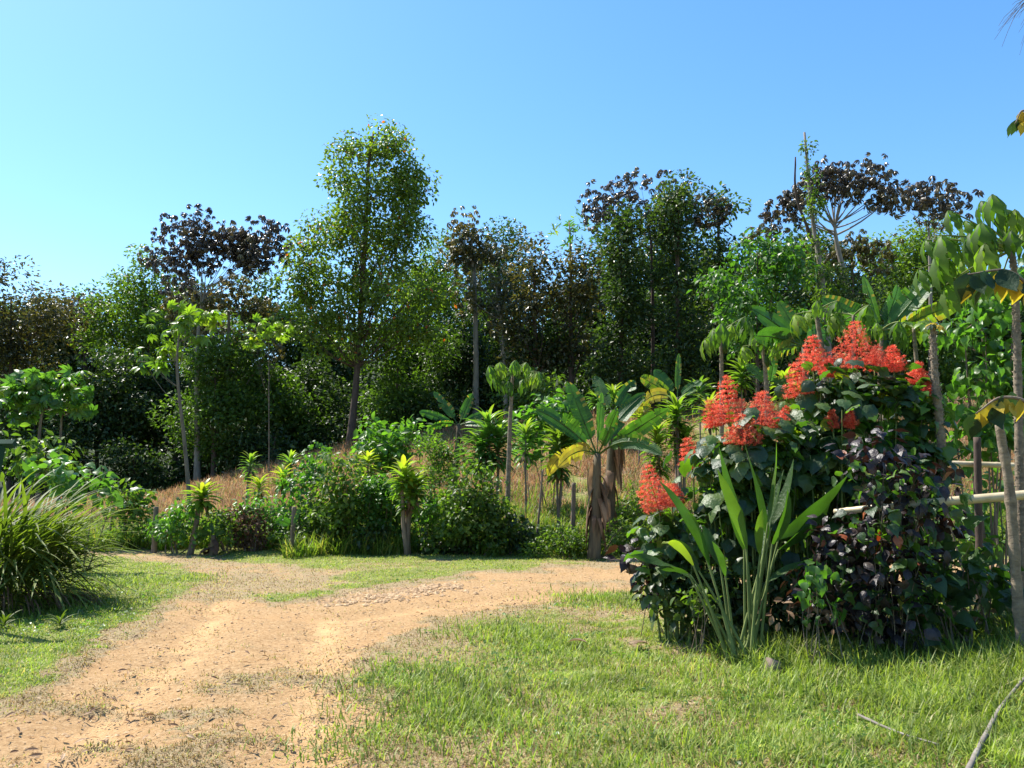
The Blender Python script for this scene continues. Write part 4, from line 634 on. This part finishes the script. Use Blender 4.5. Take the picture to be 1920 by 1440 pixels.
# ------------------------------------------------------------------ pagoda flower bush
def panicle(mb, base, axis, h, r, rg, cone=.75):
    """tiers of whorled red florets round a stalk"""
    base = A(base); axis = nrm(A(axis)); s1 = nrm(np.cross(axis, A([.3, 1, .1]))); s2 = np.cross(axis, s1); nt = max(7, int(h / .05)); P = []
    for i in range(nt):
        t = i / nt; rr = r * (1 - t ** 1.1 * .88) * (1 - .25 * (t < .12)) * rg.uniform(.85, 1.1); c = base + axis * h * (t + .05); k = int(6 + 9 * (1 - t))
        for j in range(k):
            a = 2 * pi * (j + rg.random() * .6) / k; d = s1 * math.cos(a) + s2 * math.sin(a); e = c + d * rr + axis * rr * .18
            v = .45 * rg.random(); s_ = np.cross(d, axis) * .0022
            mb.add([c - s_, c + s_, e + s_, e - s_], A([[0, 1, 2, 3]]), v * .5)
            m = int(4 + 8 * (1 - t)); f = (1 - .6 * rg.random(m) ** 1.6)[:, None] * rg.uniform(.8, 1.15); P.append(c + (e - c) * f + rg.normal(0, .011, (m, 3)) * A([1, 1, .6]) - axis * .018 * (f - .4))
    tube(mb, [base - axis * .05, base + axis * h * 1.02], [.006, .002], 4, .1); P = np.concatenate(P); n = len(P)
    ax = rg.normal(size=(n, 3)) * .7 + nrm(P - base - axis * h * .5) * .8; mb.scatter(T_floret, P, ax, rg.normal(size=(n, 3)), .021 * rg.uniform(.6, 1.3, n), np.clip(rg.normal(.5, .22, n), 0, 1))
_f = []
for q in range(4):
    a = q * 1.57; _f.append((A([(0, .2, 0), (math.cos(a) * .5 - math.sin(a) * .16, .5, math.sin(a) * .5 + math.cos(a) * .16), (math.cos(a) * .85, .75, math.sin(a) * .85), (math.cos(a) * .5 + math.sin(a) * .16, .5, math.sin(a) * .5 - math.cos(a) * .16)]), [A([[0, 1, 2, 3]])]))
_f.append((A([(-.04, -.6, 0), (.04, -.6, 0), (.03, 1.5, .1), (-.03, 1.5, .1)]), [A([[0, 1, 2, 3]])]))
T_floret = joinT(_f)
T_hd = leafT([.16, .42, .5, .46, .36, .2, .02], -.38, .7, .2, 2)
LT['hd'] = T_hd
def pagoda(label, D, bx, tips, leafzones, seed, ls=.22, dens=1.0, m='gloss', flower='red'):
    """tips: (px, py_base, h_px, r_px, lean, dD) flower panicles; leafzones: blobs"""
    rg = R_(seed); b = G(bx, D); t = thing('flowering_shrub', label, 'flowering shrub', b, 'red flowering shrubs on the right'); st = MB(); lf = MB(); k = D / F
    for j, (px, py, hh, rr, lean, dD) in enumerate(tips):
        p = Wp(px, py, D + dD); q = b + A([(p[0] - b[0]) * .5, rg.normal(0, .15), -.1]); q[2] = float(H(q[0], q[1])) - .05
        S = bez(q, (q + p) / 2 + A([0, 0, .1]), p, 14); tube(st, S, np.linspace(.016, .008, 14), 6)
        mb = MB(); panicle(mb, p, (lean, rg.normal(0, .08), 1), hh * k, rr * k, rg); mb.build('flower_panicle', M[flower], t, False)
        for i in range(3, 13):
            for s_ in (0, 1):
                az = i * 1.57 + s_ * pi + rg.normal(0, .3); dh = A([math.cos(az), math.sin(az), 0]); c = S[i]; e = c + dh * rg.uniform(.08, .2) + A([0, 0, .05]); tube(st, [c, (c + e) / 2 + A([0, 0, .03]), e], .004, 4, cap=False)
                lf.scatter(T_hd, e[None], (dh + A([0, 0, -.1 + rg.normal(0, .25)]))[None], (A([0, 0, 1]) + .5 * dh)[None], ls * rg.uniform(.6, 1.2), rg.random() * .95)
    cen = clumps(leafzones, D, rg, .28); area = sum(pi * z[2] * z[3] * ((z[4] if len(z) > 4 else D) * 1.0 / F) ** 2 for z in leafzones)
    for c in cen[rg.permutation(len(cen))[:40]]:
        q = A([b[0] + (c[0] - b[0]) * .6, c[1], 0]); q[2] = float(H(q[0], q[1])) - .03; tube(st, bez(q, (q + c) / 2 + A([0, 0, .15]), c, 7), np.linspace(.014, .005, 7), 5, cap=False)
    n = int(dens * 3.4 * area / (ls * ls * .5)); idx = rg.integers(0, len(cen), n); P = cen[idx] + rg.normal(0, .11, (n, 3)); ctr = b + A([0, .15, 1.2]); out = nrm((P - ctr) * A([1, 1, 0]) + rg.normal(0, .5, (n, 3)) * A([1, 1, .1]))
    lf.scatter(T_hd, P, out + A([0, 0, -.12]) + rg.normal(0, .35, (n, 3)), out * .25 + A([0, 0, 1]) + rg.normal(0, .25, (n, 3)), ls * rg.uniform(.5, 1.15, n), np.clip(rg.random(n) * .97 + (rg.random(n) < .012) * .1, 0, 1))
    st.build('stems', M['stem'], t, True); lf.build('leaves', M[m], t, True); return t
pagoda('flowering shrub with the widest mass of red spikes, centre left of the bush', 9.0, 1400, [(1368, 795, 92, 36, -.05, 0), (1428, 805, 75, 38, .08, .1), (1342, 800, 55, 24, -.2, .3), (1392, 836, 60, 38, .05, -.25), (1470, 800, 40, 22, .2, .2)], [(1370, 870, 60, 45), (1370, 825, 36, 22), (1430, 830, 36, 24), (1340, 850, 30, 28), (1430, 870, 60, 50), (1400, 930, 90, 60), (1330, 930, 50, 40), (1460, 820, 40, 30)], 701)
pagoda('flowering shrub with the two stacked red spikes above the dark leaves', 9.2, 1530, [(1525, 695, 70, 32, .0, .2), (1500, 745, 68, 32, -.1, 0), (1552, 705, 38, 22, .2, .4)], [(1510, 790, 55, 45), (1525, 735, 40, 30), (1470, 830, 40, 30), (1560, 735, 40, 30), (1570, 780, 55, 45), (1540, 850, 80, 50), (1500, 900, 60, 45)], 702)
pagoda('flowering shrub carrying the tallest broad red cone on the bush', 9.4, 1610, [(1607, 692, 92, 50, 0, 0), (1640, 695, 50, 24, .15, .2)], [(1610, 770, 60, 55), (1605, 715, 45, 26), (1650, 725, 35, 28), (1580, 720, 30, 26), (1660, 790, 60, 60), (1600, 860, 80, 50), (1690, 860, 60, 60)], 703)
pagoda('flowering shrub with small ragged red spikes beside the spiny trunk', 9.3, 1690, [(1676, 696, 50, 24, -.05, 0), (1718, 718, 42, 20, .15, .2), (1735, 738, 26, 18, .3, .1), (1590, 800, 30, 14, .2, -.3), (1560, 800, 30, 10, 0, -.4)], [(1700, 800, 55, 45), (1690, 735, 40, 30), (1730, 765, 30, 26), (1740, 850, 50, 60), (1690, 920, 60, 60)], 704)
pagoda('flowering shrub leaning out left with one detached red cone', 8.9, 1270, [(1236, 958, 88, 42, -.28, 0), (1260, 950, 45, 30, .15, .2)], [(1260, 985, 50, 34), (1220, 1040, 40, 30), (1300, 980, 50, 45), (1290, 1040, 50, 40)], 705, ls=.2)
pagoda('thin flowering stem with a sparse red cone before the yellow dracaena', 9.6, 1310, [(1300, 880, 62, 27, -.2, 0)], [(1325, 900, 30, 22), (1340, 950, 40, 35)], 706, ls=.2)
shrub('large shady heart-leaved shrub filling the middle of the flowering bush', [(1480, 880, 70, 60), (1560, 900, 80, 70), (1640, 930, 80, 60), (1350, 980, 70, 50), (1440, 960, 70, 60), (1400, 1060, 80, 40), (1480, 1060, 80, 50), (1560, 1090, 80, 50), (1330, 1090, 50, 30)], 9.4, 1500, 'heart', .22, 'gloss', 710, .3, .9, group='leafy shrubs on the right', stems=5, smooth=True)
shrub('bright heart-leaved climber massed at the right behind the spiny trunk', [(1830, 640, 60, 45), (1900, 545, 50, 50), (1835, 585, 45, 35), (1870, 700, 60, 60), (1810, 720, 40, 60), (1850, 790, 70, 60), (1900, 620, 50, 60), (1800, 830, 50, 60)], 12.0, 1840, 'heart', .17, 'bright', 711, .35, 1.1, group='leafy shrubs on the right', vr=(.0, .8), stems=10, smooth=True, droop=.9)
shrub('leafy weeds lit from behind below the bamboo rails', [(1820, 950, 60, 45), (1880, 1000, 60, 50), (1760, 1000, 50, 40), (1900, 920, 50, 30), (1680, 970, 60, 40)], 12.5, 1830, 'med', .17, 'bright', 712, .35, .9, group='leafy shrubs on the right', vr=(0, .7), smooth=True)
shrub('low sprawling green shrub behind the right flowering stems', [(1560, 950, 90, 60), (1450, 1000, 80, 50), (1650, 1010, 90, 50), (1340, 1030, 60, 40)], 11.2, 1500, 'med', .16, 'mid', 713, .35, .9, group='leafy shrubs on the right', smooth=True)
shrub('small brighter leaves through the flowering bush, backlit look put into their colour', [(1400, 890, 70, 40), (1480, 840, 60, 50), (1560, 860, 60, 50), (1640, 840, 60, 50), (1700, 780, 50, 40), (1560, 960, 60, 30), (1350, 960, 40, 40)], 9.35, 1560, 'heart', .12, 'bright', 714, .25, .55, group='leafy shrubs on the right', stems=10, sr=.005, smooth=True)  # backlit leaves of the bush, their glow painted as a brighter green
# dark purple foliage plants
shrub('dark purple-leaved shrub in the shade below the bamboo rail', [(1670, 870, 60, 35), (1690, 950, 50, 60), (1640, 1000, 80, 50), (1580, 1030, 40, 40), (1700, 1040, 70, 60), (1620, 1090, 80, 50), (1600, 1140, 80, 36), (1690, 1150, 70, 35), (1720, 900, 30, 50), (1560, 1080, 60, 40), (1640, 850, 35, 25), (1740, 980, 40, 50)], 7.9, 1650, 'big', .12, 'coleus', 720, .3, .8, group='dark purple-leaved shrubs', stems=14, sr=.007, smooth=True, vr=(0, .97), fill=2.5)
shrub('dark reddish shrub low at the left foot of the flowering bush', [(1230, 1045, 50, 30), (1280, 1070, 60, 34), (1210, 1085, 30, 18), (1330, 1070, 50, 40), (1290, 1120, 60, 30), (1370, 1120, 50, 30)], 9.2, 1290, 'big', .14, 'coleus', 721, .22, 1.1, group='dark purple-leaved shrubs', stems=14, sr=.006, smooth=True, vr=(0, .97))
shrub('dark green shaded shrub right of the purple one under the rail', [(1790, 1040, 60, 50), (1850, 1070, 50, 50), (1760, 1100, 60, 50), (1830, 1140, 50, 40), (1780, 1170, 60, 25)], 7.8, 1800, 'heart', .18, 'gloss', 722, .25, .9, group='leafy shrubs on the right', stems=18, sr=.01, smooth=True)
shrub('dusty heart-leaved weed in front of the purple shrub', [(1525, 1065, 28, 22), (1515, 1105, 22, 26), (1535, 1145, 22, 24)], 7.5, 1525, 'heart', .1, 'bright', 723, .15, .9, group='leafy shrubs on the right', stems=7, sr=.006, smooth=True, droop=1, vr=(0, .5))
shrub('little green weed at the foot of the ginger plant', [(1310, 1115, 22, 20), (1315, 1140, 20, 15)], 8.2, 1312, 'med', .09, 'mid', 724, .12, .9, group='leafy shrubs on the right', stems=5, sr=.005, smooth=True)
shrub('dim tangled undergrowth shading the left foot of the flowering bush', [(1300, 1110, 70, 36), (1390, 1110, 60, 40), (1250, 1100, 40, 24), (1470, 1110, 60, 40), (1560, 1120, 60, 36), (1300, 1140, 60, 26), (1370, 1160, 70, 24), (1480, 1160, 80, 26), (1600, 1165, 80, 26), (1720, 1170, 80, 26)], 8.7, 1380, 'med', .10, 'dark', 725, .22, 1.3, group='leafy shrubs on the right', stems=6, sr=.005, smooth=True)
shrub('straggly dry-leaved plant among the stems under the purple shrub', [(1600, 1140, 70, 30), (1700, 1150, 60, 24), (1480, 1140, 50, 22), (1830, 1150, 60, 24)], 8.2, 1620, 'med', .09, 'dead', 726, .22, .5, group='leafy shrubs on the right', stems=6, sr=.005)
shrub('green heart-leaved creeper woven through the dark purple shrub', [(1640, 920, 60, 40), (1600, 1000, 60, 40), (1700, 1030, 60, 50), (1660, 1120, 70, 40), (1570, 1080, 40, 40), (1740, 930, 40, 40)], 7.75, 1640, 'heart', .11, 'gloss', 727, .25, .55, group='leafy shrubs on the right', stems=6, sr=.005, smooth=True)
# ------------------------------------------------------------------ ginger-like plant with long paddles
def ginger(label, D, bx, leaves, seed):
    rg = R_(seed); b = G(bx, D); t = thing('ginger_plant', label, 'plant', b, 'tall paddle-leaved ginger plants'); st = MB()
    for (sx, sy, mx, my, tx, ty, dp, w_, val) in leaves:
        s0 = b + A([rg.normal(0, .05), rg.normal(0, .04), -.03]); a = Wp(sx, sy, D + dp * .4); m_ = Wp(mx, my, D + dp * .8); e = Wp(tx, ty, D + dp)
        tube(st, bez(s0, (s0 * .55 + a * .45) + A([0, 0, .06]), a, 9), np.linspace(.018, .008, 9), 6, cap=False)
        mb = MB(); side = A([1, .5 + rg.normal(0, .6), .15]); strapleaf(mb, a, m_, e, w_ * .85, val, 16, .3, [.15, .6, 1, .6, .03], twist=rg.normal(0, .9), side=A([1, .5 * rg.normal(), .1])); mb.build('leaf', M['canna'], t, True)
    st.build('stems', M['stem'], t, True)
ginger('paddle-leaved plant fanning upright before the dark leaves', 8.0, 1402, [(1395, 1030, 1365, 930, 1348, 838, 0, .075, .45), (1400, 1030, 1378, 950, 1345, 880, -.15, .07, .75), (1395, 1000, 1385, 960, 1352, 905, .1, .07, .6), (1440, 1010, 1418, 920, 1395, 828, .1, .085, .4), (1440, 980, 1460, 900, 1456, 828, -.1, .06, .7),
        (1445, 990, 1480, 930, 1488, 860, .1, .07, .4), (1448, 1020, 1480, 970, 1476, 918, -.2, .08, .5), (1460, 1010, 1530, 960, 1590, 890, .25, .1, .1), (1460, 1030, 1520, 990, 1560, 930, .3, .1, .1), (1425, 1040, 1420, 990, 1430, 955, -.3, .05, .8), (1440, 1090, 1480, 1060, 1530, 1050, .1, .05, .5), (1430, 1040, 1440, 980, 1470, 880, .4, .09, .3)], 731)
ginger('paddle-leaved plant leaning left with one bent yellow leaf', 7.9, 1385, [(1325, 1050, 1290, 960, 1236, 902, 0, .07, .45), (1330, 1060, 1310, 980, 1290, 960, -.1, .065, .5), (1300, 1060, 1265, 1000, 1240, 1020, -.1, .05, .92), (1310, 1070, 1290, 1020, 1262, 1010, .2, .06, .2), (1290, 1075, 1240, 1045, 1180, 1042, .1, .07, .2), (1300, 1085, 1270, 1070, 1240, 1068, .2, .06, .1),
        (1360, 1080, 1350, 1040, 1335, 1015, -.1, .05, .6), (1350, 1060, 1330, 1010, 1318, 985, .2, .06, .3)], 732)
# ------------------------------------------------------------------ posts, rails, sticks
def post(name, label, pts, D, r, m='wood', n=8, cat='post', group=None, bump=.12, seed=1, rings=0, base_px=None):
    rg = R_(seed); P = [Wp(a, c, d_ if d_ else D) for a, c, d_ in pts]
    if base_px is not None: P = [G(base_px, D) - A([0, 0, .15])] + P
    T = smoothpath(P, 30) if len(P) > 2 else P[0] + (P[1] - P[0]) * np.linspace(0, 1, 30)[:, None]; rr = np.interp(np.linspace(0, 1, 30), np.linspace(0, 1, len(r)), r)
    if rings: rr = rr * (1 + rings * (np.arange(30) % 6 == 0))
    mb = MB(); tube(mb, T, rr, n, bump=bump, rg=rg); o = mb.build(name, M[m], None, True); return tag(o, label, cat, group)
FG = 'posts of the old fence line'
post('fence_post', 'grey leaning fence post at the left hedge', [(293, 950, 0)], 19.6, [.07, .055], base_px=289, group=FG, seed=1)
post('fence_post', 'short dark fence post beside the big banana', [(1076, 905, 0)], 19.5, [.06, .05], base_px=1073, group=FG, seed=2)
post('fence_post', 'dark leaning post beside the knee-high banana sprout', [(552, 950, 0)], 19.2, [.06, .05], base_px=546, group=FG, seed=3)
post('bare_pole', 'thin leaning pole right of the central papaya', [(1018, 880, 0)], 19.4, [.03, .02], base_px=1003, cat='pole', seed=4)
post('fence_post', 'slim grey post at the far left of the brown slope', [(464, 910, 0)], 25, [.05, .04], base_px=462, group=FG, seed=5)
M['bamboo'] = barkmat('dry_bamboo', (.38, .3, .17), (.62, .52, .34), 5, (1, 1, 1), .45, .1)
for P_, r_, lb, sd_ in [([(1565, 960, 8.4), (1720, 945, 7.85), (1990, 922, 7.5)], [.03, .038, .043], 'thick dry bamboo rail running right past the ringed post', 6), ([(1755, 868, 10.5), (1990, 876, 10.2)], [.035, .035], 'thinner bamboo rail farther back and higher up', 7)]:
    P = [Wp(*q) for q in P_]; T = smoothpath(P, 60) if len(P) > 2 else P[0] + (P[1] - P[0]) * np.linspace(0, 1, 60)[:, None]; r = np.interp(np.linspace(0, 1, 60), np.linspace(0, 1, len(r_)), r_); r = r * (1 + .1 * (np.arange(60) % 12 == 5)); mb = MB(); tube(mb, T, r, 12); tag(mb.build('bamboo_rail', M['bamboo'], None, True), lb, 'bamboo rail', 'bamboo rails')
post('ringed_post', 'ringed palm-trunk post carrying the bamboo rail', [(1905, 1080, 0), (1893, 920, 0), (1873, 795, 0)], 7.3, [.046, .043, .04, .036], 'papbark', 12, base_px=1917, rings=.16, bump=.2, seed=8)
post('bare_pole', 'brown bare stem rising behind the paddle-leaved plant', [(1590, 960, 0), (1568, 880, 0), (1556, 830, 0)], 9.9, [.045, .042, .04, .03], 'papbark', base_px=1600, cat='pole', seed=9)
post('fence_post', 'dark upright post between the two bamboo rails', [(1832, 820, 0)], 10.3, [.05, .045], 'bark', base_px=1838, group=FG, seed=10)
M['greenpaint'] = barkmat('green_paint', (.004, .028, .015), (.008, .045, .022), 6, (1, 1, .4), .95, .15)
t = thing('green_shelter_post', 'dark green painted post with a crossbeam at the left edge', 'post', G(-60, 9.5)); b = G(-60, 9.5); mb = MB(); q = Wp(2, 836, 9.5); tube(mb, [b, q], [.035, .06], 4); mb.build('post', M['greenpaint'], t); mb = MB(); q = Wp(28, 832, 9.5); tube(mb, [q - A([1.2, 0, 0]), q], .05, 4); mb.build('crossbeam', M['greenpaint'], t)
def stick(label, pts, r, m, seed, up=.03):
    P = []
    for a, c in pts: q = gp(a, c); P.append([q[0], q[1], float(H(*q)) + up])
    mb = MB(); tube(mb, smoothpath(P, 24), np.linspace(r, r * .6, 24), 7, bump=.25, rg=R_(seed)); tag(mb.build('fallen_branch', M[m], None, True), label, 'branch', 'fallen branches in the grass')
stick('pale crooked branch lying in the bottom right corner', [(1815, 1470), (1850, 1400), (1885, 1350), (1950, 1300)], .017, 'pale', 1, .07)
stick('thin grey stick half buried in the lawn', [(1610, 1350), (1680, 1385), (1760, 1412)], .010, 'pale', 2, .05)
stick('small twig across the grass left of the road weeds', [(395, 1048), (420, 1042), (442, 1035)], .012, 'wood', 3, .03)
q = gp(1447, 1260); q = A([*q, float(H(*q))]); mb = MB(); tube(mb, [q - A([0, 0, .1]), q + A([0, 0, .05]), q + A([.02, 0, .12])], [.08, .07, .055], 18, bump=.35, rg=R_(5)); tag(mb.build('tree_stump', M['wood'], None, True), 'low weathered tree stump hidden in grass by the bush', 'stump')
for a, c, lb, s_ in [(1215, 1212, 'curled pale dry leaf on the lawn beside the shade', 1), (1100, 1212, 'crumpled grey dry leaf lying in the sunny lawn', 2)]:
    q = gp(a, c); q = A([*q, float(H(*q)) + .05]); rg = R_(s_); mb = MB()
    for i in range(4): az = rg.random() * .8 + (3.0 if s_ == 1 else 2.6); dh = A([math.cos(az), math.sin(az) * .6, 0]); strapleaf(mb, q, q + dh * .1 + A([0, 0, .04]), q + dh * .2, .022, .75 + .2 * rg.random(), 8, .5, twist=rg.normal(0, .8))
    tag(mb.build('dry_leaf', M['dead'], None, True), lb, 'dry leaf', 'dry leaves on the lawn')
# hanging yellow-edged leaf sprays at the right
def spray(label, D, p0, pts, n, ls, seed):
    rg = R_(seed); t = thing('leaf_spray_branch', label, 'branch', G(p0[0], D), 'yellowing hanging branches'); P = [G(p0[0] + 60, D) - A([0, 0, .1])] + [Wp(a, c, D) for a, c in pts]; st = MB(); T = smoothpath(P, 30); tube(st, T, np.linspace(.03, .006, 30), 6); lf = MB()
    for i in range(n):
        j = int(18 + 12 * (1 - i / n)) ; c = T[min(j, 29)]; az = rg.random() * 6.28; dh = A([math.cos(az), math.sin(az) * .4, 0]); lf.scatter(T_big, c[None] + rg.normal(0, .02, (1, 3)), (A([0, 0, -1]) + dh * .35)[None], (A([dh[0] * .3, -1 if rg.random() < .7 else 1, .25]))[None], ls * rg.uniform(.7, 1.1), .1 + .4 * rg.random() if rg.random() < .55 else rg.uniform(.62, 1))
    st.build('stalk', M['wood'], t, True); lf.build('leaves', M['hang'], t, True)
spray('branch of big yellow and dark hanging leaves at the right edge', 6.6, (1960, 1150), [(1990, 800), (1960, 600), (1900, 512), (1815, 514)], 17, .26, 1)
spray('lower branch of drooping yellow-edged leaves by the ringed post', 7.0, (1975, 1200), [(1985, 900), (1940, 770), (1880, 745), (1830, 775)], 16, .22, 2)
spray('topmost leaf spray hanging in the sky at the right edge', 8.2, (2000, 1150), [(2020, 700), (1990, 300), (1925, 210), (1903, 232)], 9, .15, 3)
# bare twigs in the top right corner
rg = R_(77); D_ = 8.6; b = G(2050, D_); t = thing('bare_tree', 'leafless tree whose thin twigs hang into the top right corner', 'tree', b); mb = MB(); T = smoothpath([b, Wp(2060, 500, D_), Wp(2030, 60, D_), Wp(1990, -60, D_)], 24); tube(mb, T, np.linspace(.09, .02, 24), 8); mb.build('trunk', M['bark'], t, True); mb = MB()
for i in range(16):
    e = A([rg.uniform(1862, 1925), rg.uniform(0, 110)]); p = Wp(1985, -40 + 30 * rg.random(), D_); q = Wp(e[0], e[1], D_ + rg.normal(0, .2)); m_ = Wp((e[0] + 1985) / 2, -30 + rg.normal(0, 12), D_); tube(mb, bez(p, m_, q, 10) + rg.normal(0, .006, (10, 3)), np.linspace(.006, .0015, 10), 4, cap=False)
mb.build('twigs', M['bark'], t, True)
